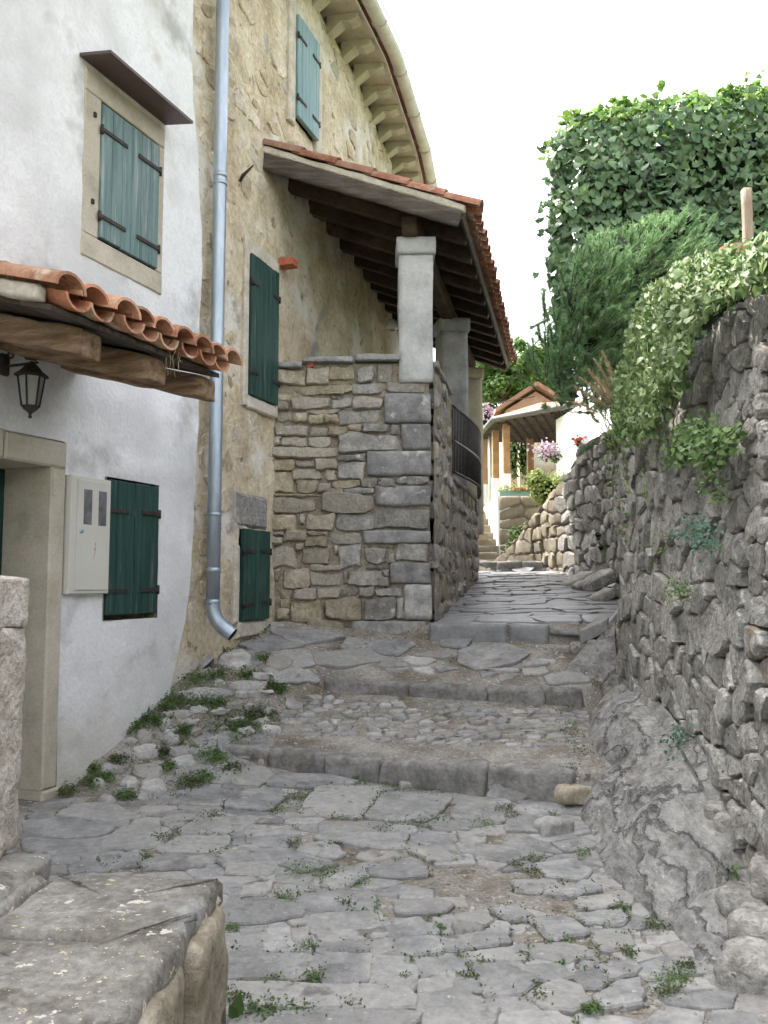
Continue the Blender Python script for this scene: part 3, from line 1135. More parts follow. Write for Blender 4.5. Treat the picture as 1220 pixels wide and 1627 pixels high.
seeds = []
y_ = 7.75
while y_ < 13.1:
    x_ = .3 + rng.uniform(-.3, .2)
    while x_ < 2.9:
        x_ += rng.uniform(.18, .55)
        seeds.append((x_, y_ + rng.uniform(-.05, .05)))
    y_ += rng.uniform(.14, .26)
for c in voronoi(seeds, [(.2, 7.62), (3.0, 7.15), (3.0, 13.0), (.2, 13.0)], 1.8):
    if not c:
        continue
    pl = inset(c, .006)
    if area(pl) > .004:
        lay('ramp_slab', pl, 'ramp_slab', front=rng.uniform(.006, .026), bev=.008, bulge=.006, tilt=.012, target=16, jit=.014)


# ------------------------------------------------------------------ steps
def step_block(a, b, ztop, zbot, depth, seed, name='step_block', material='step_stone', amp=.012):
    """Block between plan points a, b (front edge), going back by depth."""
    a, b = Vector(a), Vector(b)
    d = Vector((b.x - a.x, b.y - a.y, 0))
    L = d.length
    U = d.normalized()
    N = Vector((-U.y, U.x, 0))           # away from the camera
    mid = (a + b) * .5 + N * (depth * .5 - .06)
    zt = (ztop[0] + ztop[1]) / 2
    zb = zbot
    slope = (ztop[1] - ztop[0]) / L
    o = Vector((mid.x, mid.y, (zt + zb) / 2))

    def mp(u, v, h):
        return o + U * u + N * v + Vector((0, 0, h + slope * u))
    v, f = rough_box(mp, L / 2 - .004, depth / 2, (zt - zb) / 2, max(10, int(L / .035)), 8, 9, .02, amp * 1.35, 8, seed)
    return mk(name, v, f, material, lane)


E1 = [(330, 1183, 5.93), (432, 1190, 5.74), (520, 1199, 5.58), (607, 1208, 5.42), (775, 1215, 5.16), (914, 1226, 4.96)]
for i in range(len(E1) - 1):
    a, b = P(*E1[i]), P(*E1[i + 1])
    step_block(a, b, (a.z + .006, b.z + .006), min(a.z, b.z) - .32, .26 + .05 * rng.random(), i * 3.1)
E2 = [(515, 1077, 6.79), (650, 1086, 6.70), (775, 1090, 6.62), (865, 1092, 6.55), (925, 1096, 6.49)]
for i in range(len(E2) - 1):
    a, b = P(*E2[i]), P(*E2[i + 1])
    step_block(a, b, (a.z + .006, b.z + .006), min(a.z, b.z) - .30, .24 + .06 * rng.random(), i * 4.7 + 11)
E3 = [(682, 991, 7.54), (808, 993, 7.36), (874, 996, 7.24)]
for i in range(len(E3) - 1):
    a, b = P(*E3[i]), P(*E3[i + 1])
    step_block(a, b, (a.z + .012, b.z + .012), min(a.z, b.z) - .25, .3, i * 5.3 + 23, material='ramp_slab', amp=.006)
a, b = P(874, 1000, 7.24), P(962, 1006, 7.08)
step_block(a, b, (a.z, b.z), a.z - .05, .34, 41.0, 'step_slab', 'slab', .006)
a, b = P(920, 1002, 7.02), P(968, 978, 6.98)
step_block(a, b, (a.z, b.z), a.z - .06, .22, 43.0, 'step_slab', 'slab', .006)
for (px, py, Y, w, h, d) in ((890, 1034, 7.15, .13, .05, .10), (925, 1030, 7.06, .10, .05, .10), (905, 1052, 7.02, .10, .06, .10), (868, 1056, 6.95, .09, .045, .07), (945, 1022, 7.0, .07, .035, .07),
                             (872, 1032, 7.2, .08, .045, .07), (938, 1046, 7.0, .06, .05, .07)):
    c = P(px, py, Y)
    v, f = rough_box(frame_map(c, (1, -.3, 0), (.3, 1, 0), (0, 0, 1)), w, d, h, 7, 6, 5, .035, .02, 6, px * .1)
    mk('packing_stone', v, f, 'wall_stone' if rng.random() < .6 else 'cobble', lane)
E4 = [(757, 893, 13.2), (790, 893, 13.1), (830, 892, 13.0), (864, 893, 12.9)]
for i in range(len(E4) - 1):
    a, b = P(*E4[i]), P(*E4[i + 1])
    step_block(a, b, (a.z + .01, b.z + .01), a.z - .25, .4, i * 6.1 + 57)

# loose stones
for k, (px, py, s, m) in enumerate(((745, 1484, .045, 'cobble'), (878, 1322, .07, 'cobble'), (918, 1270, .10, 'rubble'), (420, 1212, .035, 'limestone'), (648, 1251, .04, 'cobble'), (862, 1057, .0, 'cobble'))):
    if s == 0:
        continue
    h = hit(px, py)
    v, f = rough_box(frame_map((h.x, h.y, h.z + s * .3), (1, .3, 0), (-.3, 1, 0), (.1, .1, 1)), s * 1.25, s * .85, s * .6, 7, 6, 5, s * .35, s * .3, 9, px * .07)
    mk('loose_stone', v, f, m, None, label=['small pale stone lying alone on the flat paving', 'pale rounded stone at the foot of the rock right of the steps',
                                           'brown angular stone at the right end of the lowest step', 'thin pale splinter leaning on the lowest step, left end',
                                           'small white stone in weeds below the lowest step'][k], cat='stone', group='loose stones on the lane')

# ------------------------------------------------------------------ rock apron at the foot of the right-hand wall
RW = PolyWall([(1.10 + .104 * 6.46, 6.46), (1.10 + .104 * 5.2 - .01, 5.2), (1.10 + .104 * 4.0, 4.0), (1.10 + .104 * 3.0, 3.0), (1.05, 1.0), (1.0, -3)])


def on_rw(px, py):
    u, z = RW.uv(px, py)
    return RW.mp(u, z, 0)


apron = empty('rock_apron', (1.4, 4.5, .3), kind='structure')


def loft(name, lower, upper, n_across, bulge, amp, seed, material='bedrock', parent=apron, sub=12):
    L, U = [], []
    for src, dst in ((lower, L), (upper, U)):
        for i in range(len(src) - 1):
            for q in range(sub):
                dst.append(src[i].lerp(src[i + 1], q / sub))
        dst.append(src[-1])
    vs, fs = [], []
    m = len(L)
    for i in range(m):
        for k in range(n_across + 1):
            t = k / n_across
            p = L[i].lerp(U[i], t)
            w = math.sin(math.pi * min(1, t * 1.15 + .02)) if t < .87 else .3
            e = math.sin(math.pi * i / (m - 1)) ** .5 if m > 1 else 1
            q = bulge * w * e + amp * (fbm(p.x + seed, p.y, p.z, 2.6, 5) - .45 * abs(fbm(p.x * .7 + p.y + seed, p.y - p.x, p.z, 3.5, 3))) * (.35 + .65 * w)
            ds, _p = noise.voronoi(Vector((p.x * 1.6 + seed, p.y * 3.4 + .5 * fbm(p.x, p.y, p.z, 3, 2), p.z * 2)))
            q -= .035 * math.exp(-(ds[1] - ds[0]) / .055) * (.3 + .7 * w)
            q += .03 * (nz(_p[0].x * 3.3, _p[0].y * 3.3, seed) * w)
            p = p + Vector((-.45, -.15, .9)) * q
            if k == 0:
                p = p - Vector((0, 0, .06))
            if i in (0, m - 1):
                p = p - Vector((0, 0, .14))
            vs.append(p)
    for i in range(m - 1):
        for k in range(n_across):
            a = i * (n_across + 1) + k
            fs.append((a, a + 1, a + n_across + 2, a + n_across + 1))
    # make the faces look up
    s = sum(((vs[f[1]] - vs[f[0]]).cross(vs[f[3]] - vs[f[0]])).z for f in fs)
    if s < 0:
        fs = [f[::-1] for f in fs]
    return mk(name, vs, fs, material, parent, smooth=40)


def G(px, py):
    h = hit(px, py)
    return Vector(h) if h is not None else Vector(P(px, py, 4))


loft('rock', [G(958, 1200), G(920, 1300), G(958, 1390), G(1060, 1478), G(1150, 1480)],
     [on_rw(1062, 1138), on_rw(1108, 1180), on_rw(1140, 1235), on_rw(1172, 1320), on_rw(1190, 1400)], 44, .07, .06, 3)
loft('rock', [G(1040, 1440), G(1090, 1520), G(1130, 1600), G(1170, 1680)],
     [on_rw(1185, 1370), on_rw(1212, 1440), on_rw(1240, 1520), on_rw(1290, 1640)], 12, .03, .03, 8)
loft('rock', [G(982, 1100), G(932, 1140), G(930, 1178), G(956, 1212)],
     [on_rw(985, 1078), on_rw(1025, 1098), on_rw(1055, 1125), on_rw(1085, 1160)], 14, .07, .04, 15)
loft('rock', [G(968, 1005), G(925, 1035), G(898, 1062), G(962, 1092)],
     [P(978, 985, 7.0), P(978, 1000, 6.8), P(978, 1030, 6.6), P(985, 1078, 6.45)], 12, .03, .03, 21)

# ------------------------------------------------------------------ right-hand dry stone wall
wall_r = empty('retaining_wall', (1.5, 4.5, .3), label='tall dry stone retaining wall of dark grey rubble along the right side of the lane', cat='wall')
RTOP = [(0, 2.60), (1.3, 2.70), (2.5, 2.72), (3.0, 2.66), (4, 2.62), (12, 2.6)]


def top_at(tab, u):
    for i in range(len(tab) - 1):
        if u <= tab[i + 1][0]:
            t = (u - tab[i][0]) / (tab[i + 1][0] - tab[i][0])
            return tab[i][1] + (tab[i + 1][1] - tab[i][1]) * max(0, t)
    return tab[-1][1]


def batter(W, z0, k):
    return lambda u, v, h: W.mp(u, v, h - (v - z0) * k)


rw_mp = batter(RW, .5, .03)
seeds = []
for (cx, cy) in [(100, 50), (215, 60), (330, 90), (440, 60), (50, 120), (100, 200), (150, 130), (215, 160), (310, 260), (230, 280), (440, 230), (395, 280), (590, 150),
                 (650, 270), (780, 110), (890, 100), (1010, 80), (1030, 200), (820, 220), (920, 290), (1030, 300), (130, 390), (240, 370), (330, 370), (460, 350),
                 (570, 350), (680, 410), (740, 490), (840, 480), (960, 530), (1030, 580), (40, 540), (150, 540), (270, 540), (440, 520), (430, 630), (600, 560),
                 (720, 610), (820, 600), (90, 710), (180, 710), (270, 700), (350, 720), (440, 770), (620, 800), (820, 790), (1030, 780), (970, 880), (100, 860),
                 (190, 870), (260, 830), (340, 900), (440, 1010), (560, 1010), (720, 1030), (850, 960), (970, 1040), (60, 980), (180, 960), (280, 970), (160, 1060),
                 (70, 1100), (280, 1080), (190, 1170), (110, 1190), (60, 1260), (150, 1280), (300, 1230), (390, 1150), (500, 1230), (600, 1250), (710, 1250),
                 (840, 1200), (950, 1330), (1030, 1250), (400, 1370), (270, 1390), (570, 1430), (690, 1400), (780, 1460), (880, 1480), (370, 1520), (580, 1560),
                 (740, 1560), (1000, 1590), (1030, 1450), (620, 1080), (1040, 700), (930, 640)]:
    seeds.append(RW.uv(960 + .2457 * cx, 760 + .2457 * cy))
for (cx, cy) in [(880, 60), (720, 110), (830, 240), (930, 240), (1060, 240), (1150, 80), (1180, 230), (760, 390), (930, 430), (1020, 440), (1130, 420), (1190, 500),
                 (640, 640), (560, 720), (800, 560), (830, 700), (970, 610), (1080, 600), (990, 720), (1170, 680), (900, 590), (710, 800), (920, 840), (1100, 790),
                 (1190, 830), (1030, 830), (640, 900), (560, 870), (760, 880), (850, 920), (1140, 960), (1060, 930), (980, 920), (540, 1040), (410, 1100), (650, 1010),
                 (1090, 1090), (1190, 1090), (290, 1000), (180, 1050), (280, 1180), (80, 1120), (540, 1290), (660, 1300), (750, 1240), (930, 1200),
                 (1090, 1220), (1180, 1280), (900, 1330), (1060, 1350), (120, 1250), (440, 750), (330, 800), (600, 440), (690, 250), (450, 400), (330, 560), (250, 700), (450, 230), (560, 120), (150, 850)]:
    seeds.append(RW.uv(960 + .2131 * cx, 480 + .2131 * cy))
for (cx, cy) in [(640, 640), (690, 620), (640, 720), (710, 720), (740, 600), (700, 840), (750, 800), (650, 900), (700, 930), (740, 980), (745, 900), (650, 780)]:
    seeds.append(RW.uv(880 + .4468 * cx, 900 + .4468 * cy))
umax = max(s[0] for s in seeds) + .05
seeds += course_seeds(umax + .05, umax + 1.6, .0, 2.7, .26, .17, rng)
# fill thin places with a few more seeds
for _ in range(700):
    u, v = rng.uniform(0, umax), rng.uniform(.05, 2.68)
    if min((s[0] - u) ** 2 + (s[1] - v) ** 2 for s in seeds) > .125 ** 2:
        seeds.append((u, v))
bound = [(0, -.1), (umax + 1.5, -.3), (umax + 1.5, 2.63), (3.2, 2.66), (2.5, 2.72), (1.3, 2.70), (0, 2.60)]
nst = 0
rest = MB()
for c in voronoi(seeds, bound, 1.35):
    if not c or abs(area(c)) < .002:
        continue
    if area(c) < 0:
        c = c[::-1]
    pl = inset(c, rng.uniform(.004, .010))
    if area(pl) < .0015:
        continue
    cu, cv = cent(pl)
    v, f = stone_geo(pl, rw_mp, -.10, rng.uniform(.0, .045), rng.uniform(.006, .012), rng.uniform(.004, .010), rng, 18, .009, tilt=.12, cut=(.012, .08), off=.45)
    inview = proj(rw_mp(cu, cv, 0))[0] < 1260
    if nst < 298 and inview:
        mk('stone', v, f, 'wall_stone', wall_r, smooth=26)
        nst += 1
    else:
        rest.add(v, f)
if rest.v:
    rest.build('more_stones', 'wall_stone', wall_r, smooth=32, kind='stuff')
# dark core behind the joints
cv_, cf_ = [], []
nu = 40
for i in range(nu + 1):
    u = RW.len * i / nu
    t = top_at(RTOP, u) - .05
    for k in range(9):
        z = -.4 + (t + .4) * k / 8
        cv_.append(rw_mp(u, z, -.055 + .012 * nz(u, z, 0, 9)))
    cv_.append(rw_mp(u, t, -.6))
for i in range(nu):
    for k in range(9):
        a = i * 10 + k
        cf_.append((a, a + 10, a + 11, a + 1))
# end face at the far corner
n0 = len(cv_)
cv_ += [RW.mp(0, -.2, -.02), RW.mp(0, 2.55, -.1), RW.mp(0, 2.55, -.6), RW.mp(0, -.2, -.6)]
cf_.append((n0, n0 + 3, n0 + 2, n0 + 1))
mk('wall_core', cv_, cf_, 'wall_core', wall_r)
# blocks tumbled at the foot of the wall
tum = ((1188, 1443, 3.30, .10, .075), (1210, 1478, 3.12, .10, .07), (1208, 1545, 2.95, .12, .08), (1150, 1225, 4.05, .07, .035), (1140, 1290, 3.8, .05, .04), (1158, 1312, 3.72, .055, .045),
       (1130, 1150, 4.3, .06, .03), (1228, 1400, 3.25, .08, .07))
for k, (px, py, Y, s, h) in enumerate(tum):
    c = P(px, py, Y)
    v, f = rough_box(frame_map(c, (.8, -.6, 0), (.6, .8, .1), (-.1, 0, 1)), s, s * .85, h, 7, 7, 6, s * .4, s * .25, 7, k * 7.3)
    mk('fallen_stone', v, f, 'wall_stone', wall_r)

# ------------------------------------------------------------------ far curved wall
FW = PolyWall([(1.85, 14.6), (2.10, 14.0), (2.42, 13.0), (2.66, 12.0), (2.80, 10.8), (2.72, 9.4), (2.45, 8.0), (2.0, 6.9), (1.78, 6.4)])
FTOP = [(0, 1.88), (.35, 2.0), (1.6, 2.62), (2.3, 2.95), (2.75, 3.12), (3.1, 3.38), (4.2, 3.40), (6, 3.0), (FW.len, 2.66)]
wall_f = empty('curved_garden_wall', (2.7, 11, 1.4), label='curved rubble wall sweeping down to the left at the top of the lane', cat='wall')
seeds = course_seeds(0, FW.len, 1.0, 3.5, .27, .19, rng)
nst = 0
rest = MB()
for c in voronoi(seeds, [(0, .9), (FW.len, .9), (FW.len, 2.66), (6, 3.0), (4.2, 3.40), (3.1, 3.38), (2.75, 3.12), (2.3, 2.95), (1.6, 2.62), (.35, 2.0), (0, 1.85)], 1.3):
    if not c:
        continue
    if area(c) < 0:
        c = c[::-1]
    pl = inset(c, .010)
    if area(pl) < .004:
        continue
    v, f = stone_geo(pl, FW.mp, -.1, rng.uniform(0, .05), .018, .015, rng, 13, .012, tilt=.16, cut=(.03, .14), off=.3)
    if cent(pl)[0] < 6.4 and nst < 290:
        mk('stone', v, f, 'far_stone' if cent(pl)[0] < 2.4 else 'wall_stone', wall_f, smooth=32)
        nst += 1
    else:
        rest.add(v, f)
if rest.v:
    rest.build('more_stones', 'wall_stone', wall_f, kind='stuff')
cv_, cf_ = [], []
for i in range(41):
    u = FW.len * i / 40
    t = top_at(FTOP, u) - .04
    cv_ += [FW.mp(u, .8, -.03), FW.mp(u, t, -.03), FW.mp(u, t, -.45), FW.mp(u, .8, -.45)]
for i in range(40):
    for k in range(3):
        a = i * 4 + k
        cf_.append((a, a + 4, a + 5, a + 1))
cf_.append((0, 1, 2, 3))
mk('wall_core', cv_, cf_, 'mortar', wall_f)

# leaning rocks in the corner beside the ramp
for k, (px, py, Y, s) in enumerate(((918, 925, 10.6, .20), (945, 926, 10.0, .22), (955, 948, 9.0, .14))):
    c = P(px, py, Y)
    v, f = rough_box(frame_map(c, (1, .2, .5), (-.2, 1, 0), (-.5, 0, 1)), s, s * .8, s * .35, 8, 7, 5, s * .18, s * .14, 5, k * 3.3)
    mk('leaning_rock', v, f, 'wall_stone', wall_f)

# ------------------------------------------------------------------ terrace above the wall
tq, tf = [], []
for j in range(13):
    Y = -4 + 15.5 * j / 12
    xl = (1.10 + .104 * Y + .12) if Y < 6.4 else (2.0 + .55 * min(1.6, (Y - 6.6)) + .1)
    for i in range(9):
        x = xl + (9 - xl) * (i / 8) ** 1.4
        tq.append((x, Y, 2.52 + .12 * (x - xl) * .5 + .05 * fbm(x, Y, 0, 1.2, 2)))
for j in range(12):
    for i in range(8):
        a = j * 9 + i
        tf.append((a, a + 1, a + 10, a + 9))
mk('terrace_ground', tq, tf, 'soil', kind='structure', label='raised terrace soil behind the retaining wall')

# ================================================================== WHITE HOUSE
def wx(Y):
    return -1.92 + .4 * (Y - 5.1)


W1 = PolyWall([(wx(-1.5), -1.5), (-1.482, 6.19)])
Z1TOP = 7.3


def wall_grid(W, u0, u1, v0, v1, su, sv, holes, hfun, ragged=None):
    us = [u0 + (u1 - u0) * i / max(1, round((u1 - u0) / su)) for i in range(max(1, round((u1 - u0) / su)) + 1)]
    vs_ = [v0 + (v1 - v0) * i / max(1, round((v1 - v0) / sv)) for i in range(max(1, round((v1 - v0) / sv)) + 1)]
    for (a, b, c, d) in holes:
        us = sorted(set([x for x in us if abs(x - a) > su * .3 and abs(x - b) > su * .3] + [a, b]))
        vs_ = sorted(set([x for x in vs_ if abs(x - c) > sv * .3 and abs(x - d) > sv * .3] + [c, d]))
    us = [u for u in us if u0 - 1e-6 <= u <= u1 + 1e-6]
    vs_ = [v for v in vs_ if v0 - 1e-6 <= v <= v1 + 1e-6]
    V, F = [], []
    nu_, nv_ = len(us), len(vs_)
    for v in vs_:
        for i, u in enumerate(us):
            uu = u
            if ragged and u > u1 - .2:
                uu = u + ragged(v) * (u - u1 + .2) / .2
            V.append(W.mp(uu, v, hfun(uu, v)))
    for j in range(nv_ - 1):
        for i in range(nu_ - 1):
            cu, cv = (us[i] + us[i + 1]) / 2, (vs_[j] + vs_[j + 1]) / 2
            if any(a < cu < b and c < cv < d for (a, b, c, d) in holes):
                continue
            a = j * nu_ + i
            F.append((a, a + 1, a + nu_ + 1, a + nu_))
    return V, F


def recess(name, W, a, b, c, d, depth, material, parent):
    """Reveal and back of an opening."""
    V, F = [], []
    for h in (.004, -depth):
        V += [W.mp(a, c, h), W.mp(b, c, h), W.mp(b, d, h), W.mp(a, d, h)]
    for i in range(4):
        j = (i + 1) % 4
        F.append((i, j, 4 + j, 4 + i))
    F.append((4, 5, 6, 7))
    return mk(name, V, F, material, parent, smooth=False)


house1 = empty('white_house', W1.mp(5, .2, 0), label='whitewashed plaster house on the left with green door and shuttered windows', cat='house')

ud_r = W1.uv(80, 742)[0]
zd_t = W1.uv(80, 742)[1]
ud_o = W1.uv(104, 708)[0]
zl_t = W1.uv(104, 702)[1]
ud_l = ud_r - .98
jw = ud_o - ud_r
zd_b = .18
door_hole = (ud_l - jw, ud_o, -.6, zl_t)
# upper window
uw0, uw1 = W1.uv(156, 270)[0], W1.uv(247, 330)[0]
zw1, zw0 = W1.uv(156, 163)[1], W1.uv(156, 380)[1]
fw0, fw1 = W1.uv(130, 260)[0], W1.uv(257, 340)[0]
fz1, fz0 = W1.uv(129, 108)[1], W1.uv(132, 407)[1]
up_hole = (fw0 + .02, fw1 - .02, fz0 + .02, fz1 - .02)
# lower window
ul0, ul1 = W1.uv(168, 870)[0], W1.uv(248, 870)[0]
zb1, zb0 = W1.uv(172, 761)[1], W1.uv(163, 979)[1]
low_hole = (ul0 - .012, ul1 + .012, zb0 - .03, zb1 + .014)


def h1(u, v):
    x = .018 * fbm(u, v, 2, .8, 2) + .006 * fbm(u, v, 5, 5, 2)
    # thick plaster edge above the low window
    if abs(u - (ul0 + ul1) / 2) < .45 and v > zb1 + .02:
        x += .03 * math.exp(-((v - zb1 - .06) / .07) ** 2)
    return x


RAG = sorted((W1.uv(px, py)[1], W1.uv(px, py)[0] - W1.len) for px, py in ((305, -200), (305, 0), (312, 200), (320, 400), (318, 560), (316, 660), (309, 800), (303, 900), (292, 980), (276, 1060), (262, 1150)))


def rag1(v):
    d = RAG[0][1]
    for i in range(len(RAG) - 1):
        if v >= RAG[i][0]:
            t = min(1, (v - RAG[i][0]) / (RAG[i + 1][0] - RAG[i][0]))
            d = RAG[i][1] + (RAG[i + 1][1] - RAG[i][1]) * t
    return d + .022 * fbm(v, 3, 7, 2.4, 4)


V, F = wall_grid(W1, 0, W1.len, -.6, Z1TOP, .07, .07, [door_hole, up_hole, low_hole], h1, rag1)
# thickness at the ragged end
wall1 = mk('wall', V, F, 'white_plaster', house1)
ev, ef = [], []
for i in range(100):
    v = -.6 + (Z1TOP + .6) * i / 99
    u = W1.len + rag1(v)
    ev += [W1.mp(u, v, h1(u, v) + .0005), W1.mp(u, v, -.06)]
for i in range(99):
    ef.append((2 * i, 2 * i + 1, 2 * i + 3, 2 * i + 2))
mk('plaster_edge', ev, ef, 'white_plaster', house1)
# body behind the facade (closes the house against light)
nrm1 = Vector((W1.n[0].x, W1.n[0].y, 0))
bv = []
for (u, h) in ((0, -.75), (W1.len, -.75), (W1.len, -6), (0, -6)):
    for z in (-.8, Z1TOP):
        bv.append(W1.mp(u, z, h))
mk('body', bv, [(0, 2, 3, 1), (2, 4, 5, 3), (4, 6, 7, 5), (6, 0, 1, 7), (1, 3, 5, 7)], 'white_plaster', house1, smooth=False)
bv = [W1.mp(0, -.8, 0), W1.mp(0, Z1TOP, 0), W1.mp(0, Z1TOP, -.76), W1.mp(0, -.8, -.76)]
mk('side_wall', bv, [(0, 1, 2, 3)], 'white_plaster', house1, smooth=False)
rv = [W1.mp(-.3, Z1TOP - .05, .5), W1.mp(W1.len + .1, Z1TOP - .05, .5), W1.mp(W1.len + .1, Z1TOP + 1.2, -3), W1.mp(-.3, Z1TOP + 1.2, -3),
      W1.mp(-.3, Z1TOP + .08, .5), W1.mp(W1.len + .1, Z1TOP + .08, .5), W1.mp(W1.len + .1, Z1TOP + 1.33, -3), W1.mp(-.3, Z1TOP + 1.33, -3),
      W1.mp(-.3, Z1TOP - .05, -6.5), W1.mp(W1.len + .1, Z1TOP - .05, -6.5)]
mk('roof', rv, [(3, 2, 1, 0), (4, 5, 6, 7), (0, 1, 5, 4), (1, 2, 6, 5), (3, 0, 4, 7), (7, 6, 9, 8)], 'old_tile', house1, smooth=False)  # out of view; added with its overhang to shade the lane

# door with its stone frame
W1m = W1.mp
zj = .62
df = box('door_frame', W1m, ud_r, ud_o, zd_b + .13, zd_t + .001, -.36, .016, 'frame_stone', house1, .012)
box('jamb_base', W1m, ud_r - .012, ud_o + .018, -.1, zd_b + .128, -.36, .03, 'frame_stone', df, .012)
box('jamb', W1m, ud_l - jw, ud_l, -.1, zd_t, -.36, .016, 'frame_stone', df, .012)
um = ud_l + .62
box('lintel', W1m, ud_l - jw, um - .002, zd_t + .002, zl_t, -.36, .016, 'frame_stone', df, .012)
box('lintel', W1m, um + .002, ud_o, zd_t + .002, zl_t - .01, -.36, .018, 'frame_stone', df, .012)
box('threshold', W1m, ud_l, ud_r, -.2, zd_b, -.40, .05, 'slab', df, .02)
door = box('door', W1m, ud_l - .01, ud_r + .01, zd_b, zd_t + .02, -.42, -.36 + .01, 'door_paint', house1, .004)
for r in range(6):
    for c in range(2):
        a = ud_l + .10 + c * .42
        b0 = zd_b + .1 + r * .28
        if b0 + .22 < zd_t:
            box('panel', W1m, a, a + .35, b0, b0 + .22, -.352, -.332, 'door_paint', door, .014)
box('handle', W1m, ud_r - .1, ud_r - .075, 1.1, 1.25, -.35, -.30, 'iron', door, .006)


def shutter(parent, W, u0, u1, z0, z1, off, n, material, leaves=2, straps=(.17, .80), th=.028, hl=.42, sides=(0, 1)):
    """Boarded shutter pair: backing ledger with separate boards and strap hinges."""
    sh = box('shutter', W.mp, u0 + .008, u1 - .008, z0 + .008, z1 - .008, off - .02, off, material, parent, .003)
    w = (u1 - u0) / n
    for i in range(n):
        g0 = .0015 if i else 0
        gap = .003 if (leaves == 2 and i == n // 2) else .0015
        a, b = u0 + i * w + (gap if i else 0), u0 + (i + 1) * w - .0015
        box('plank', W.mp, a, b, z0 + rng.uniform(0, .006), z1 - rng.uniform(0, .006), off + .0005, off + th + rng.uniform(-.002, .003), material, sh, .004)
    H = z1 - z0
    for s in straps:
        z = z0 + H * s
        for side in sides:
            ln = (u1 - u0) * hl
            a, b = (u0 - .012, u0 + ln) if side == 0 else (u1 - ln, u1 + .012)
            hz = z + (rng.uniform(-.008, .008))
            st = box('strap_hinge', W.mp, a, b, hz - .014, hz + .014, off + th + .003, off + th + .011, 'iron', sh, .002)
            c = u0 - .008 if side == 0 else u1 + .008
            v, f = tube([W.mp(c, hz - .03, off + th), W.mp(c, hz + .03, off + th)], .012, 8)
            mk('hinge_pin', v, f, 'iron', sh)
    return sh


# upper window
win = recess('window', W1, uw0, uw1, zw0, zw1, .12, 'plant_core', house1)
jt = .003
box('frame_block', W1m, fw0, uw0, zw0 - .01 + jt, zw1 + .02, -.1, .014, 'frame_stone', win, .006)
box('frame_block', W1m, uw1, fw1, zw0 - .01 + jt, zw1 + .02, -.1, .014, 'frame_stone', win, .006)
box('lintel', W1m, fw0, fw1, zw1 + .02 + jt, fz1 + .03, -.1, .015, 'frame_stone', win, .006)
box('sill', W1m, fw0, fw1, fz0, zw0 - .01, -.1, .018, 'frame_stone', win, .008)
shutter(house1, W1, uw0, uw1, zw0, zw1, .002, 6, 'teal_paint', straps=(.16, .80), hl=.40)
for zz in (.22, .86):
    z = zw0 + (zw1 - zw0) * zz
    box('iron_stay', W1m, uw0 - .075, uw0 - .055, z, z + .03, .0, .03, 'iron', house1, .004)
# sheet metal hood
ub, zb_ = W1.uv(129, 93)
o_, _ = W1.uv(261, 214)
hood = None
hd = .24
V, F = [], []
for (u, z, h) in ((ub - .01, fz1 + .075, -.005), (o_ + .01, fz1 + .075, -.005), (o_ + .01, fz1 + .035, hd), (ub - .01, fz1 + .035, hd)):
    V.append(W1.mp(u, z, h))
    V.append(W1.mp(u, z + .02, h))
F = [(0, 2, 4, 6)[::-1], (1, 3, 5, 7), (0, 1, 3, 2), (2, 3, 5, 4), (4, 5, 7, 6), (6, 7, 1, 0)]
mk('window_hood', V, F, 'brown_metal', house1, smooth=False)

# lower window
recess('window_recess', W1, low_hole[0], low_hole[1], low_hole[2], low_hole[3], .1, 'mortar', house1)
shutter(house1, W1, ul0, ul1, zb0, zb1, -.012, 6, 'green_paint', straps=(.18, .775), hl=.37)

# electricity meter box
mu0, mu1 = W1.uv(101, 850)[0], W1.uv(165, 850)[0]
mz1, mz0 = W1.uv(103, 754)[1], W1.uv(100, 944)[1]
meter = empty('meter_box', W1.mp((mu0 + mu1) / 2, mz0, 0), label='beige metal electricity meter box on the white wall beside the door', cat='meter box')
box('cabinet', W1m, mu0, mu1, mz0, mz1, -.02, .05, 'meter_paint', meter, .006)
mw, mh = mu1 - mu0, mz1 - mz0
md = box('cabinet_door', W1m, mu0 + mw * .14, mu1 - mw * .04, mz0 + mh * .03, mz1 - mh * .03, .051, .058, 'meter_paint', meter, .003)
for k in (0, 1):
    a = mu0 + mw * (.28 + .37 * k)
    box('meter_window', W1m, a, a + mw * .20, mz1 - mh * .41, mz1 - mh * .11, .0585, .061, 'meter_window', md, .002)
v, f = tube([W1.mp(mu0 + mw * .23, mz0 + mh * .53, .055), W1.mp(mu0 + mw * .23, mz0 + mh * .53, .067)], .013, 10)
mk('lock', v, f, 'zinc', md)
bz, bu = mz0 + mh * .30, mu0 + mw * .56
zig = [(.012, .10), (.0, .055), (.010, .06), (-.004, .0), (-.001, .0), (.016, .068), (.005, .063), (.018, .10)]
mk('lightning_mark', [W1.mp(bu + a, bz + b, .0592) for a, b in zig], [tuple(range(len(zig)))], 'red_mark', md, smooth=False)

# ------------------------------------------------------------------ tiled canopy over the door
uA, uB = W1.uv(0, 600)[0] - .32, 0
pA = 3.93       # near end along the wall (plan Y of the wall point)
pB = 5.10


def u_of_Y(Y):
    return (Y + 1.5) * (W1.len / (6.19 + 1.5))


c0, c1 = u_of_Y(pA), u_of_Y(pB)
ZC = EYE + 1.50                   # deck height at the wall
SL = .26                           # fall per metre outwards


def cm(u, v, h):
    """Canopy: u along the wall, v outwards, h above the deck."""
    return W1.mp(u, ZC - SL * v + h, v)


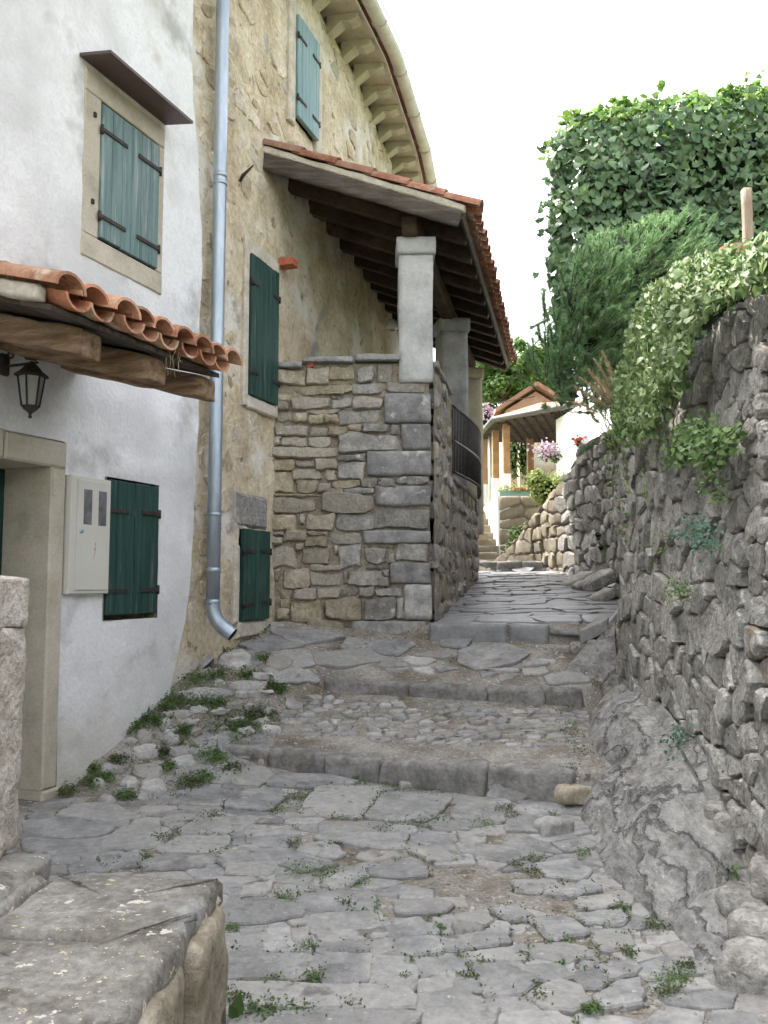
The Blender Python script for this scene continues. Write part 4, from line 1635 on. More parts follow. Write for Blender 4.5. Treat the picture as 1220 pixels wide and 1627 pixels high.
canopy = empty('door_canopy', W1.mp((c0 + c1) / 2, ZC - .3, 0), label='small canopy of orange barrel tiles on rough timber brackets above the door', cat='canopy')
for k, Yb in enumerate((4.20, 4.66, 5.10)):
    u = u_of_Y(Yb)
    ln = .98
    mpb = (lambda uc: (lambda a, b, c: cm(uc + b, ln / 2 + a, -.155 + c)))(u)
    v, f = rough_box(lambda a, b, c: mpb(a, -b, c), ln / 2 + .02, .074, .066, 20, 8, 8, .014, .010, 5, k * 5.1)
    mk('bracket_beam', v, f, 'beam_wood', canopy)
nb = 6
for i in range(nb):
    a, b = i * 1.06 / nb, (i + 1) * 1.06 / nb - .005
    v, f = cbox(lambda p, q, h: cm(p, q, h), c0 - .02, c1 + .02, a, b, -.075, -.05, .003)
    mk('deck_board', v, [tuple(x) for x in f], 'grey_wood' if i == nb - 1 else 'dark_wood', canopy, smooth=25)


def barrel(mpt, u, v0, v1, r0, r1, h0, h1, up=True, th=.014, seg=7, arc=math.pi):
    """Barrel tile from v0 to v1 on mapping mpt; up = cover tile, else pan tile."""
    V, F = [], []
    for (v, r, h) in ((v0, r0, h0), (v1, r1, h1)):
        for rr in (r, r - th):
            for k in range(seg + 1):
                a = math.pi / 2 - arc / 2 + arc * k / seg
                s = 1 if up else -1
                V.append(mpt(u - rr * math.cos(a), v, h + s * rr * math.sin(a) * .82))
    m = seg + 1
    for k in range(seg):
        F += [(k, k + 1, 2 * m + k + 1, 2 * m + k), (m + k + 1, m + k, 3 * m + k, 3 * m + k + 1)]
        F += [(k + 1, k, m + k, m + k + 1), (2 * m + k, 2 * m + k + 1, 3 * m + k + 1, 3 * m + k)]
    F += [(0, 2 * m, 3 * m, m), (seg, m + seg, 3 * m + seg, 2 * m + seg)]
    return V, F


nt = 8
pitch = (c1 - c0 + .02) / nt
for i in range(nt + 1):
    uu = c0 + i * pitch + rng.uniform(-.008, .008)
    for r in range(3):
        va, vb = .0 + r * .36, .0 + r * .36 + .44
        vb += rng.uniform(-.02, .02)
        if r == 2:
            vb = 1.17 + rng.uniform(-.03, .02)
        v, f = barrel(cm, uu, va, vb, .082, .094, .022 + .012 * (r > 0) + .0, .022 + rng.uniform(0, .012), True, .016, 9)
        mk('cover_tile', v, f, 'terracotta', canopy, smooth=40)
        if i < nt:
            v, f = barrel(cm, uu + pitch / 2, va + .02, vb - .03, .088, .080, .026, .020, False, .014, 7)
            mk('pan_tile', v, f, 'terracotta', canopy, smooth=40)
# mortar along the near edge
v, f = rough_box(lambda a, b, c: cm(c0 - .035 + b, .50 + a, -.015 + c), .52, .035, .038, 16, 4, 5, .02, .012, 7, 77)
mk('mortar_edge', v, [x[::-1] for x in f], 'lime_mortar', canopy)
# dry stalks caught under the tile edge
q = MB()
for k in range(14):
    u = c1 - .42 + rng.uniform(-.05, .05)
    a = cm(u, 1.06 + rng.uniform(-.04, .04), -.03)
    b = a + Vector((rng.uniform(-.03, .03), rng.uniform(-.03, .03), -rng.uniform(.04, .14)))
    v, f = tube([a, (a + b) / 2 + Vector((rng.uniform(-.01, .01), 0, 0)), b], .0018, 4)
    q.add(v, f)
q.build('dry_stalks', 'plume', canopy, kind='stuff')

# ------------------------------------------------------------------ wall lantern
lu, lz = W1.uv(4, 580)
lan = empty('wall_lantern', W1.mp(lu, lz, 0), label='black wrought iron wall lantern with glass panes under the canopy', cat='lantern')


def lm(a, b, h):
    return W1.mp(lu + a, lz + b, h)


v, f = rough_box(lambda a, b, c: lm(a, b, .012 + c), .032, .062, .014, 8, 10, 4, .012, .0, 4, 0)
mk('back_plate', v, f, 'iron', lan)
A = .21
v, f = tube([lm(0, -.01, .02), lm(0, -.01, A + .04)], .008, 8)
mk('arm', v, f, 'iron', lan)
pts = []
for k in range(25):
    t = k / 24
    if t < .35:
        w = t / .35 * 2 * math.pi * .9
        rr = .012 + .012 * t / .35
        pts.append(lm(0, .055 + rr * math.sin(w), .055 + rr * math.cos(w)))
    elif t < .7:
        s = (t - .35) / .35
        pts.append(lm(0, .05 - .045 * s + .035 * math.sin(math.pi * s), .075 + .10 * s))
    else:
        s = (t - .7) / .3
        w = -math.pi / 2 + s * 2 * math.pi * .85
        rr = .024 - .010 * s
        pts.append(lm(0, .028 + rr * math.sin(w), A + .02 + rr * math.cos(w)))
v, f = tube(pts, .006, 7)
mk('scroll', v, f, 'iron', lan)


def ring(zs, rs, n=6):
    V, F = [], []
    for (z, r) in zip(zs, rs):
        for k in range(n):
            w = 2 * math.pi * (k + .5) / n
            p = lm(0, z, A)
            V.append(p + Vector((math.cos(w) * r, math.sin(w) * r, 0)))
    for i in range(len(zs) - 1):
        for k in range(n):
            k2 = (k + 1) % n
            F.append((i * n + k, i * n + k2, (i + 1) * n + k2, (i + 1) * n + k))
    F.append(tuple(range(n - 1, -1, -1)))
    F.append(tuple(range((len(zs) - 1) * n, len(zs) * n)))
    return V, F


v, f = ring([-.085, -.075, -.05, -.03, -.012, .0], [.090, .088, .055, .040, .020, .010])
mk('lantern_roof', v, f, 'iron', lan, smooth=30)
v, f = ring([-.245, -.088], [.042, .066])
mk('glass', v, f, 'lamp_glass', lan, smooth=False)
fr = MB()
for k in range(6):
    w = 2 * math.pi * (k + .5) / 6
    p = lm(0, -.085, A) + Vector((math.cos(w) * .069, math.sin(w) * .069, 0))
    q_ = lm(0, -.25, A) + Vector((math.cos(w) * .045, math.sin(w) * .045, 0))
    v, f = tube([p, q_], .0055, 5)
    fr.add(v, f)
fr.build('glazing_bars', 'iron', lan)
v, f = ring([-.315, -.305, -.295, -.285, -.265, -.245], [.004, .012, .006, .012, .036, .048])
mk('finial', v, f, 'iron', lan, smooth=30)

# ================================================================== STONE HOUSE
W2 = PolyWall([(-1.482, 6.19), (-.76, 8.30), (-.37, 9.55), (.09, 11.77), (.30, 13.2)])
Z2 = 7.5
house2 = empty('stone_house', W2.mp(1, .8, 0), label='old rubble stone house with flaking render and deep eaves behind the porch', cat='house')


def s_rect(tl, tr, bl, br):
    u0 = (W2.uv(*tl)[0] + W2.uv(*bl)[0]) / 2
    u1 = (W2.uv(*tr)[0] + W2.uv(*br)[0]) / 2
    return u0, u1, (W2.uv(*bl)[1] + W2.uv(*br)[1]) / 2, (W2.uv(*tl)[1] + W2.uv(*tr)[1]) / 2


S1 = s_rect((390, 399), (432, 440), (386, 623), (430, 650))
S2 = s_rect((376, 838), (418, 846), (377, 986), (417, 984))
S3 = s_rect((463, 24), (496, 72), (462, 194), (496, 220))


def h2(u, v):
    k = fbm(u, v, 11, 1.1, 3)
    return .012 + .03 * k + .012 * fbm(u, v, 4, 6, 3) - .055 * max(0, min(1, (.55 - u) / .3))


V, F = wall_grid(W2, -.25, W2.len, -.4, Z2, .055, .055, [(S1[0] - .01, S1[1] + .01, S1[2], S1[3]), (S2[0] - .01, S2[1] + .01, S2[2], S2[3]), (S3[0] - .01, S3[1] + .01, S3[2], S3[3])], h2)
mk('wall', V, F, 'old_render', house2)
bv = []
for (u, h) in ((-.2, -.2), (W2.len, -.2), (W2.len, -6.5), (-.2, -6.5)):
    for z in (-.8, Z2 + .3):
        bv.append(W2.mp(u, z, h))
mk('body', bv, [(0, 2, 3, 1), (2, 4, 5, 3), (4, 6, 7, 5), (6, 0, 1, 7), (1, 3, 5, 7)], 'old_render', house2, smooth=False)
mk('end_wall', [W2.mp(W2.len, -.4, .03), W2.mp(W2.len, Z2, .03), W2.mp(W2.len, Z2, -.25), W2.mp(W2.len, -.4, -.25)], [(0, 3, 2, 1)], 'old_render', house2, smooth=False)

# rubble showing through the render
seeds = course_seeds(-.1, 1.56, .3, Z2, .24, .15, rng) + course_seeds(1.58, W2.len, 5.2, Z2, .26, .16, rng)
cells = voronoi(seeds, [(-.2, .2), (W2.len, .2), (W2.len, Z2), (-.2, Z2)], 1.25)
cand = []
for c in cells:
    if not c:
        continue
    if area(c) < 0:
        c = c[::-1]
    cu, cv = cent(c)
    if cu < .12:
        continue
    if cu > 1.56 and cv < 5.4:
        continue
    bad = False
    for (a, b, z0, z1) in (S1, S2, S3):
        if a - .17 < cu < b + .17 and z0 - .13 < cv < z1 + .16:
            bad = True
    if cv < 2.4 and S2[0] - .1 < cu < S2[1] + .1 and cv < S2[3] + .45:
        bad = True
    if bad or abs(area(c)) > .12:
        continue
    cand.append((c, cu, cv))
nst = 0
rest = MB()
for (c, cu, cv) in sorted(cand, key=lambda q: q[1] + max(0, q[2] - 4) * .3):
    pl = inset(c, rng.uniform(.008, .02))
    if area(pl) < .003:
        continue
    show = h2(cu, cv)
    m = fbm(cu, cv, 31, .9, 3)
    if cu > .28 and m < -.05 and cv < 5.2 and rng.random() < .75:
        continue                                   # render still covers this stone
    v, f = stone_geo(pl, W2.mp, -.05, show + rng.uniform(-.014, .008), .007, .005, rng, 13, .014, tilt=.08, cut=(.03, .2), off=.3)
    if nst < 290:
        mk('stone', v, f, 'rubble', house2, smooth=32)
        nst += 1
    else:
        rest.add(v, f)
if rest.v:
    rest.build('more_stones', 'rubble', house2, kind='stuff')

W2m = W2.mp
# first floor shutter with pale frame
fr1 = recess('window', W2, S1[0], S1[1], S1[2], S1[3], .1, 'plant_core', house2)
box('frame_block', W2m, S1[0] - .075, S1[0], S1[2] - .10, S1[3] + .14, -.05, .05, 'lime_mortar', fr1, .012)
box('frame_block', W2m, S1[1], S1[1] + .06, S1[2] - .10, S1[3] + .12, -.05, .048, 'lime_mortar', fr1, .012)
box('lintel', W2m, S1[0] - .0, S1[1] + .0, S1[3], S1[3] + .13, -.05, .05, 'lime_mortar', fr1, .012)
box('sill', W2m, S1[0] - .0, S1[1] + .0, S1[2] - .11, S1[2], -.05, .055, 'lime_mortar', fr1, .012)
shutter(house2, W2, S1[0], S1[1], S1[2], S1[3], .05, 6, 'green_paint', straps=(.16, .80), hl=.22, th=.025)
# low shutter
fr2 = recess('window', W2, S2[0], S2[1], S2[2], S2[3], .1, 'plant_core', house2)
box('frame_block', W2m, S2[0] - .10, S2[0] - .02, S2[2] - .02, S2[3] - .14, -.05, .045, 'lime_mortar', fr2, .02)
box('cement_patch', W2m, S2[0] - .05, S2[1] + .03, S2[3] + .01, S2[3] + .30, -.05, .034, 'concrete', fr2, .03)
box('sill', W2m, S2[0] - .05, S2[1] + .05, S2[2] - .14, S2[2] - .005, -.05, .05, 'lime_mortar', fr2, .02)
shutter(house2, W2, S2[0], S2[1], S2[2], S2[3], .045, 6, 'green_paint', straps=(.19, .76), hl=.36, th=.025)
# upper window
fr3 = recess('window', W2, S3[0], S3[1], S3[2], S3[3], .1, 'plant_core', house2)
box('frame_block', W2m, S3[0] - .14, S3[0], S3[2] - .1, S3[3] + .12, -.05, .055, 'lime_mortar', fr3, .012)
box('frame_block', W2m, S3[1], S3[1] + .15, S3[2] - .1, S3[3] + .12, -.05, .055, 'lime_mortar', fr3, .012)
box('lintel', W2m, S3[0], S3[1], S3[3], S3[3] + .14, -.05, .05, 'lime_mortar', fr3, .012)
shutter(house2, W2, S3[0], S3[1], S3[2], S3[3], .055, 6, 'pale_teal_paint', straps=(.18, .78), hl=.35, th=.025)

# projecting red brick and iron bracket
bu_, bz_ = W2.uv(444, 421)
box('brick', W2m, bu_ - .08, bu_ + .05, bz_ - .035, bz_ + .03, -.02, .17, 'brick_red', house2, .004)
iu, iz = W2.uv(378, 278)
v, f = tube([W2.mp(iu, iz - .06, .02), W2.mp(iu, iz - .01, .05), W2.mp(iu + .03, iz + .08, .13)], [.012, .016, .006], 6)
mk('iron_bracket', v, f, 'iron', house2)

# eaves: stone corbels, soffit slabs, tiles and gutter
ne = 14
eu = [.9 + (W2.len - .9) * i / ne for i in range(ne + 1)]
OV = .45
for i in range(ne):
    a, b = eu[i], eu[i + 1]
    v, f = cbox(lambda u, w, h: W2.mp(u, Z2 + .12 - .05 * h + w, h), a + .004, b - .004, 0, .045, -.1, OV - .06, .006)
    mk('soffit_slab', v, f, 'frame_stone', house2, smooth=25)
    m = a + .05
    # corbel with an ogee underside
    prof = [(0, .12), (OV - .1, .095), (OV - .1, .045), (OV - .2, .015), (OV - .28, .035), (OV - .36, -.02), (OV - .46, -.085), (0, -.10)]
    V = [W2.mp(m - .075 + rng.uniform(-.005, .005), Z2 + z, h) for h, z in prof] + [W2.mp(m + .075, Z2 + z, h) for h, z in prof]
    k = len(prof)
    F = [tuple(range(k)), tuple(range(2 * k - 1, k - 1, -1))] + [(j, k + j, k + (j + 1) % k, (j + 1) % k) for j in range(k)]
    mk('corbel', V, F, 'frame_stone', house2, smooth=False)
for i in range(34):
    u = .9 + (W2.len - .9) * i / 33
    v, f = barrel(lambda a, b, h: W2.mp(a, Z2 + .215 + .33 * (OV - b) + h, b), u, OV - .4, OV + .05, .075, .085, .0, .0, True, .014, 6)
    mk('eave_tile', v, f, 'old_tile', house2, smooth=40)
rp = []
for u in [.6 + (W2.len - .4) * i / 12 for i in range(13)]:
    rp += [W2.mp(u, Z2 + .17, OV), W2.mp(u, Z2 + .20, OV), W2.mp(u, Z2 + 1.5, -3.2), W2.mp(u, Z2 + .17, -6.6)]
rf = []
for i in range(12):
    for k in range(3):
        a = i * 4 + k
        rf.append((a, a + 4, a + 5, a + 1))
mk('roof', rp, rf, 'old_tile', house2, smooth=False)
# end gable triangle
mk('gable', [W2.mp(W2.len, Z2, 0), W2.mp(W2.len, Z2 + 1.45, -3.2), W2.mp(W2.len, Z2, -6.4)], [(0, 2, 1)], 'old_render', house2, smooth=False)
gp = []
NGU = 40
for i in range(NGU + 1):
    u = .85 + (W2.len - .85 + .1) * i / NGU
    for k in range(9):
        a = math.pi * k / 8
        gp.append(W2.mp(u, Z2 + .13 - .075 * math.sin(a), OV + .07 - .078 * math.cos(a)))
gf_ = []
for i in range(NGU):
    for k in range(8):
        a = i * 9 + k
        gf_.append((a, a + 1, a + 10, a + 9))
gut = mk('gutter', gp, gf_, 'gutter_metal', house2)
for i in range(7):
    u = 1.1 + i * .92
    pts = [W2.mp(u, Z2 + .13 - .082 * math.sin(math.pi * k / 8), OV + .07 - .085 * math.cos(math.pi * k / 8)) for k in range(9)]
    v, f = tube(pts, .008, 5)
    mk('gutter_bracket', v, f, 'gutter_metal', gut)
v, f = tube([W2.mp(.9 + i * .3, Z2 + .16 + .004 * math.sin(i), OV + .17) for i in range(22)], .006, 5)
mk('cable', v, f, 'iron', house2)

# ------------------------------------------------------------------ downpipe
pu, _ = W2.uv(344, 600)
pu = W2.uv(344, 600, .085)[0]


def pp(z, h=.085, du=0):
    return W2.mp(pu + du, z, h)


zp = W2.uv(345, 975, .085)[1]
pipe = empty('downpipe', pp(zp, 0), label='grey zinc rain downpipe with curved outlet at the corner of the houses', cat='downpipe')
v, f = tube([pp(8.4), pp(6.5), pp(4.6), pp(3.1), pp(2.2), pp(zp + .06)], .052, 18)
mk('pipe', v, f, 'zinc', pipe)
pts = []
for k in range(9):
    a = R(62) * k / 8
    pts.append(pp(zp + .08, 0) + Vector((0, 0, 0)) if False else W2.mp(pu, zp + .08 - .22 * math.sin(a), .085) + (Vector((.86, -.1, 0)) * .22 * (1 - math.cos(a))))
e = pts[-1] + (pts[-1] - pts[-2]).normalized() * .07
pts.append(e)
v, f = tube(pts, .0545, 18, cap=False)
el_ = mk('outlet_bend', v, f, 'zinc', pipe)
v, f = tube([pts[-2], pts[-1] + (pts[-1] - pts[-2]).normalized() * .002], .051, 18, cap=False)
mk('outlet_lining', v, [x[::-1] for x in f], 'iron', el_)
for py in (288, 818):
    z = W2.uv(344, py, .085)[1]
    v, f = tube([pp(z - .012), pp(z + .012)], .057, 18)
    mk('clamp', v, f, 'zinc', pipe)
    v, f = tube([pp(z, 0), pp(z, .05)], .007, 6)
    mk('clamp_stem', v, f, 'zinc', pipe)
for z in (zp + .09, zp + .33, 4.7):
    v, f = tube([pp(z - .02), pp(z + .02)], .0545, 18)
    mk('joint_sleeve', v, f, 'zinc', pipe)

# ================================================================== PORCH
PY = 7.60
porch = empty('stone_porch', (-.3, PY, 1.1), label='raised stone porch with rendered columns and a lean-to tiled roof', cat='porch')
PF = frame_map((0, PY, 0), (1, 0, 0), (0, 0, 1), (0, -1, 0))       # u = X, v = Z, h towards the camera


def pf_uv(px, py):
    p = P(px, py, PY)
    return p.x, p.z


zpar = P(560, 568, PY).z
Xl, Xr = P(431, 700, PY).x - .06, P(688, 800, PY).x
PSW = PolyWall([(Xr, PY), (Xr + .20 * 1.2, PY + 1.2), (Xr + .20 * 2.6 + .04, PY + 2.6), (Xr + .2 * 3.9 + .02, PY + 3.9), (Xr + .2 * 4.9 - .06, PY + 4.9)])
zlow = EYE + 1.09
# core of the walls
front_core = MB()
v, f = cbox(PF, Xl, Xr - .03, .4, zpar - .05, -.35, -.022, .004)
mk('front_wall', v, f, 'mortar', porch, smooth=False)
V, F = [], []
for i in range(41):
    u = .02 + (PSW.len - .02) * i / 40
    t = zpar - .06 if u < 1.28 else zlow + .02 * math.sin(u * 5)
    for k in range(24):
        z = .6 + (t - .6) * k / 23
        V.append(PSW.mp(u, z, .004 + .022 * fbm(u, z, 1, 4, 3)))
    V.append(PSW.mp(u, t, -.32))
    V.append(PSW.mp(u, .6, -.32))
for i in range(40):
    for k in range(25):
        a = i * 26 + k
        F.append((a, a + 26, a + 27, a + 1))
n0 = len(V)
for i in (40,):
    F.append(tuple(i * 26 + k for k in range(26)))
mk('side_wall', V, F, 'mortar', porch)

PST = [(95, 135, 245, 205), (258, 130, 355, 205), (358, 118, 480, 195), (483, 118, 565, 190), (568, 115, 660, 190),
       (185, 207, 463, 243), (467, 197, 608, 253), (615, 192, 800, 243), (100, 240, 176, 281), (100, 285, 170, 326),
       (180, 262, 365, 318), (370, 272, 462, 315), (466, 262, 605, 316), (110, 332, 185, 376), (188, 338, 262, 385), (265, 347, 335, 390),
       (338, 347, 403, 388), (406, 320, 603, 388), (250, 320, 403, 340), (105, 398, 262, 442), (264, 400, 350, 442), (352, 405, 438, 440),
       (440, 390, 508, 423), (511, 392, 630, 424), (632, 390, 686, 440), (92, 445, 130, 490), (133, 446, 255, 492), (258, 444, 375, 500), (388, 427, 685, 520),
       (80, 497, 405, 545), (78, 550, 200, 608), (203, 557, 295, 588), (297, 550, 390, 600), (392, 527, 526, 562), (400, 566, 518, 648),
       (190, 592, 325, 640), (335, 602, 392, 655), (78, 612, 200, 705), (203, 645, 300, 705), (302, 657, 370, 703), (372, 650, 498, 683), (501, 642, 580, 680),
       (583, 638, 660, 680), (665, 634, 815, 668), (355, 686, 425, 714), (427, 684, 566, 710), (90, 710, 322, 728), (85, 731, 290, 797), (323, 713, 563, 797),
       (80, 806, 215, 880), (218, 805, 242, 850), (244, 804, 388, 882), (392, 800, 563, 885), (567, 772, 815, 873), (85, 883, 150, 905),
       (150, 882, 255, 935), (88, 907, 145, 945), (258, 884, 352, 905), (355, 893, 510, 940), (245, 907, 342, 952), (198, 937, 245, 968),
       (92, 950, 213, 1050), (225, 954, 365, 1033), (375, 947, 400, 990), (402, 945, 520, 1056), (525, 967, 620, 1036), (624, 980, 660, 1033), (585, 945, 658, 965),
       (662, 946, 820, 1023), (270, 1035, 410, 1068), (525, 1040, 633, 1060), (98, 1055, 130, 1110), (132, 1052, 265, 1143), (270, 1072, 415, 1138), (417, 1067, 446, 1130),
       (448, 1060, 603, 1130), (605, 1065, 634, 1092), (572, 1095, 632, 1140), (125, 1147, 190, 1190), (195, 1150, 290, 1200), (297, 1143, 405, 1195), (410, 1142, 492, 1183),
       (495, 1143, 565, 1188), (570, 1142, 695, 1182), (125, 1192, 172, 1240), (175, 1205, 320, 1297), (335, 1190, 520, 1287), (528, 1192, 660, 1283),
       (662, 1190, 700, 1285), (120, 1243, 170, 1292), (322, 1225, 335, 1295), (255, 1296, 425, 1350), (100, 1296, 250, 1350)]
QUO = [(612, 246, 828, 385), (690, 388, 828, 508), (530, 512, 828, 628), (568, 672, 828, 765), (513, 877, 828, 942), (637, 1026, 828, 1125), (703, 1128, 832, 1292), (457, 1294, 806, 1366)]


def cE(x, y):
    return 400 + .3443 * x, 540 + .3443 * y


for (x0, y0, x1, y1) in PST:
    w, h = x1 - x0, y1 - y0
    j = .15 * min(w, h)
    pts = [(x0, y0), (x1, y0), (x1, y1), (x0, y1)]
    if w > 90:
        pts.insert(1, ((x0 + x1) / 2 + rng.uniform(-.2, .2) * w, y0))
        pts.insert(4, ((x0 + x1) / 2 + rng.uniform(-.2, .2) * w, y1))
    poly = []
    for (x, y) in pts:
        poly.append(pf_uv(*cE(x + rng.uniform(-j, j), y + rng.uniform(-j, j))))
    if area(poly) < 0:
        poly = poly[::-1]
    tan = (x0 + x1) / 2 < 330 + 120 * rng.random() or (x1 < 600 and rng.random() < .25)
    v, f = stone_geo(poly, PF, -.08, rng.uniform(-.005, .038), .011, .014, rng, 18, .008, tilt=.12, cut=(.04, .2), off=.35)
    mk('stone', v, f, 'porch_stone_tan' if tan else 'porch_stone_grey', porch, smooth=36)
# small chinking stones in the joints
for _ in range(240):
    x, y = rng.uniform(95, 700), rng.uniform(130, 1290)
    if any(a - 4 < x < c + 4 and b - 3 < y < d + 3 for (a, b, c, d) in PST + QUO):
        continue
    w, h = rng.uniform(10, 22), rng.uniform(6, 11)
    poly = [pf_uv(*cE(x + sx * w * rng.uniform(.7, 1), y + sy * h * rng.uniform(.7, 1))) for sx, sy in ((-1, 1), (1, 1), (1, -1), (-1, -1))]
    if area(poly) < 0:
        poly = poly[::-1]
    v, f = stone_geo(poly, PF, -.06, rng.uniform(-.015, .01), .008, .008, rng, 8, .003, tilt=.1)
    mk('pinning_stone', v, f, rng.choice(['porch_stone_tan', 'porch_stone_grey']), porch)
# quoins wrap the corner
for k, (x0, y0, x1, y1) in enumerate(QUO):
    a = pf_uv(*cE(x0, y1))
    b = pf_uv(*cE(x1, y0))
    dep = (.30, .20, .34, .22, .36, .24, .2, .2)[k]
    cx, cz = (a[0] + b[0]) / 2, (a[1] + b[1]) / 2
    v, f = rough_box(lambda u, w, h, cx=cx, cz=cz, dep=dep: PF(cx + u, cz + w, .03 - dep / 2 + h), (b[0] - a[0]) / 2, (b[1] - a[1]) / 2, dep / 2, 10, 7, 6, .02, .009, 6, k * 9.7)
    mk('quoin', v, f, 'quoin' if k not in (6, 7) else 'cobble', porch)
# side wall stones
seeds = course_seeds(.1, PSW.len, .8, zpar, .25, .17, rng)
for c in voronoi(seeds, [(.06, .7), (PSW.len, .9), (PSW.len, zlow), (1.30, zlow), (1.26, zpar - .06), (.06, zpar - .06)], 1.2):
    if not c:
        continue
    if area(c) < 0:
        c = c[::-1]
    if rng.random() < .12:
        continue
    pl = inset(c, rng.uniform(.012, .03))
    if area(pl) < .004:
        continue
    if cent(pl)[0] > 1.32 and max(q[1] for q in pl) > zlow + .03:
        continue
    v, f = stone_geo(pl, PSW.mp, -.06, rng.uniform(.0, .035), .014, .016, rng, 13, .014, tilt=.16, cut=(.03, .16), off=.3)
    mk('stone', v, f, 'porch_stone_grey' if rng.random() < .7 else 'porch_stone_tan', porch)
# coping
for (x0, x1, y0, y1) in ((100, 232, 106, 132), (233, 470, 82, 108), (472, 690, 70, 100)):
    a, b = pf_uv(*cE(x0, y1)), pf_uv(*cE(x1, y0))
    cx, cz = (a[0] + b[0]) / 2, (a[1] + b[1]) / 2
    v, f = rough_box(lambda u, w, h, cx=cx, cz=cz: PF(cx + u, cz + w, -.14 + h), (b[0] - a[0]) / 2, (b[1] - a[1]) / 2, .2, 12, 5, 6, .012, .008, 6, x0)
    mk('coping_slab', v, f, 'slab', porch)
for i in range(4):
    u0, u1 = .05 + i * .31, .05 + (i + 1) * .31 - .01
    v, f = rough_box(lambda a, b, c, u0=u0, u1=u1: PSW.mp((u0 + u1) / 2 + a, zpar - .05 + b, -.15 + c), (u1 - u0) / 2, .028, .19, 8, 4, 6, .012, .012, 6, u0 * 9)
    mk('coping_slab', v, f, 'porch_stone_grey', porch)
for i in range(10):
    u0, u1 = 1.30 + i * .362, 1.30 + (i + 1) * .362 - .01
    v, f = rough_box(lambda a, b, c, u0=u0, u1=u1: PSW.mp((u0 + u1) / 2 + a, zlow - .0 + b, -.13 + c), (u1 - u0) / 2, .03, .18, 8, 4, 6, .014, .014, 6, u0 * 9)
    mk('coping_slab', v, f, 'porch_stone_grey', porch)
bq = pf_uv(*cE(270, 115))
box('brick', PF, bq[0] - .03, bq[0] + .03, bq[1] - .025, bq[1] + .025, -.05, .012, 'brick_red', porch, .004)
# floor
fl = [W2.mp(1.5, zlow - .05, 0)] + [(Xr - .1, PY + .2, zlow - .05)] + [tuple(PSW.mp(u, zlow - .05, -.1)) for u in (1, 2, 3, 4, 4.8)] + [W2.mp(6.9, zlow - .05, 0), W2.mp(4.5, zlow - .05, 0), W2.mp(3.0, zlow - .05, 0)]
mk('porch_floor', fl, [tuple(range(len(fl)))], 'concrete', porch, smooth=False)

# columns
zct = EYE + 3.16


def column(cx, cy, w, zb, zt, material, seed, rot=0.0):
    U = Vector((math.cos(rot), math.sin(rot), 0))
    Vv = Vector((-math.sin(rot), math.cos(rot), 0))
    o = Vector((cx, cy, (zb + zt - .16) / 2))
    v, f = rough_box(lambda a, b, c: o + U * a + Vv * b + Vector((0, 0, c)), w / 2, w / 2, (zt - .16 - zb) / 2, 6, 6, 22, .014, .009, 3, seed)
    col = mk('column', v, f, material, porch)
    o2 = Vector((cx, cy, zt - .08))
    v, f = rough_box(lambda a, b, c: o2 + U * a + Vv * b + Vector((0, 0, c)), w / 2 + .022, w / 2 + .022, .082, 8, 8, 5, .014, .007, 5, seed + 3)
    mk('cap', v, f, material, col)
    return col


x0_, x1_ = P(632, 490, PY).x, P(688, 490, PY).x
cw = x1_ - x0_
column((x0_ + x1_) / 2 + .005, PY + cw / 2 - .03, cw, EYE + 1.80, zct, 'column_render', 1)
p2 = P(741, 600, 10.05)
column(p2.x - .165, 10.05 + .165, .33, zlow, zct + .03, 'column_render', 21, .2)
p3 = P(765, 640, 12.3)
column(p3.x - .17, 12.3 + .17, .33, zlow - .4, zct + .0, 'column_ochre', 41, .2)

# beam on the columns
ba = Vector(((x0_ + x1_) / 2 - .06, PY - .12, zct + .085))
bb = Vector((p3.x - .1, 12.75, zct + .10))
bU = (bb - ba).normalized()
bN = Vector((bU.y, -bU.x, 0)).normalized()
v, f = rough_box(lambda a, b, c: (ba + bb) / 2 + bU * a + bN * (-b) + Vector((0, 0, c)), (bb - ba).length / 2, .075, .095, 30, 5, 5, .02, .012, 4, 9)
mk('wall_beam', v, [x for x in f], 'dark_wood', porch)

# roof: ruled surface between the house wall and the eave
T0, T1 = Vector((-1.10, 7.38, 5.40)), Vector((.22, 12.75, 5.40))
E0, E1_ = Vector((.73, 7.38, 4.84)), Vector((1.92, 12.75, 4.84))
RN = (E0 - T0).cross(T1 - T0).normalized()
if RN.z < 0:
    RN = -RN
LR = (E1_ - E0).length
WR = (E0 - T0).length


def rm(u, v, h):
    """u metres along the roof from the front verge, v metres down the slope, h above the deck."""
    t = u / LR
    a, b = T0.lerp(T1, t), E0.lerp(E1_, t)
    return a + (b - a) * (v / WR) + RN * h


roof = empty('porch_roof', T0, porch)
# tapering lean-to: rafters, boards
for i in range(13):
    u = .06 + i * (LR - .12) / 12
    sl = WR
    v, f = cbox(lambda a, b, c: rm(a, b, c), u - .045 - rng.uniform(0, .012), u + .04 + rng.uniform(0, .015), -.30, sl - .02, -.15 + rng.uniform(-.015, .015), -.03, .004)
    if i == 0:
        continue
    mk('rafter', v, f, 'dark_wood', roof, smooth=25)
for i in range(12):
    a, b = WR * i / 12, WR * (i + 1) / 12 - .012
    v, f = cbox(lambda p, q, h: rm(p, q, h), -.01, LR, a, b, -.028, -.004, .002)
    mk('deck_board', v, f, 'dark_wood', roof, smooth=25)
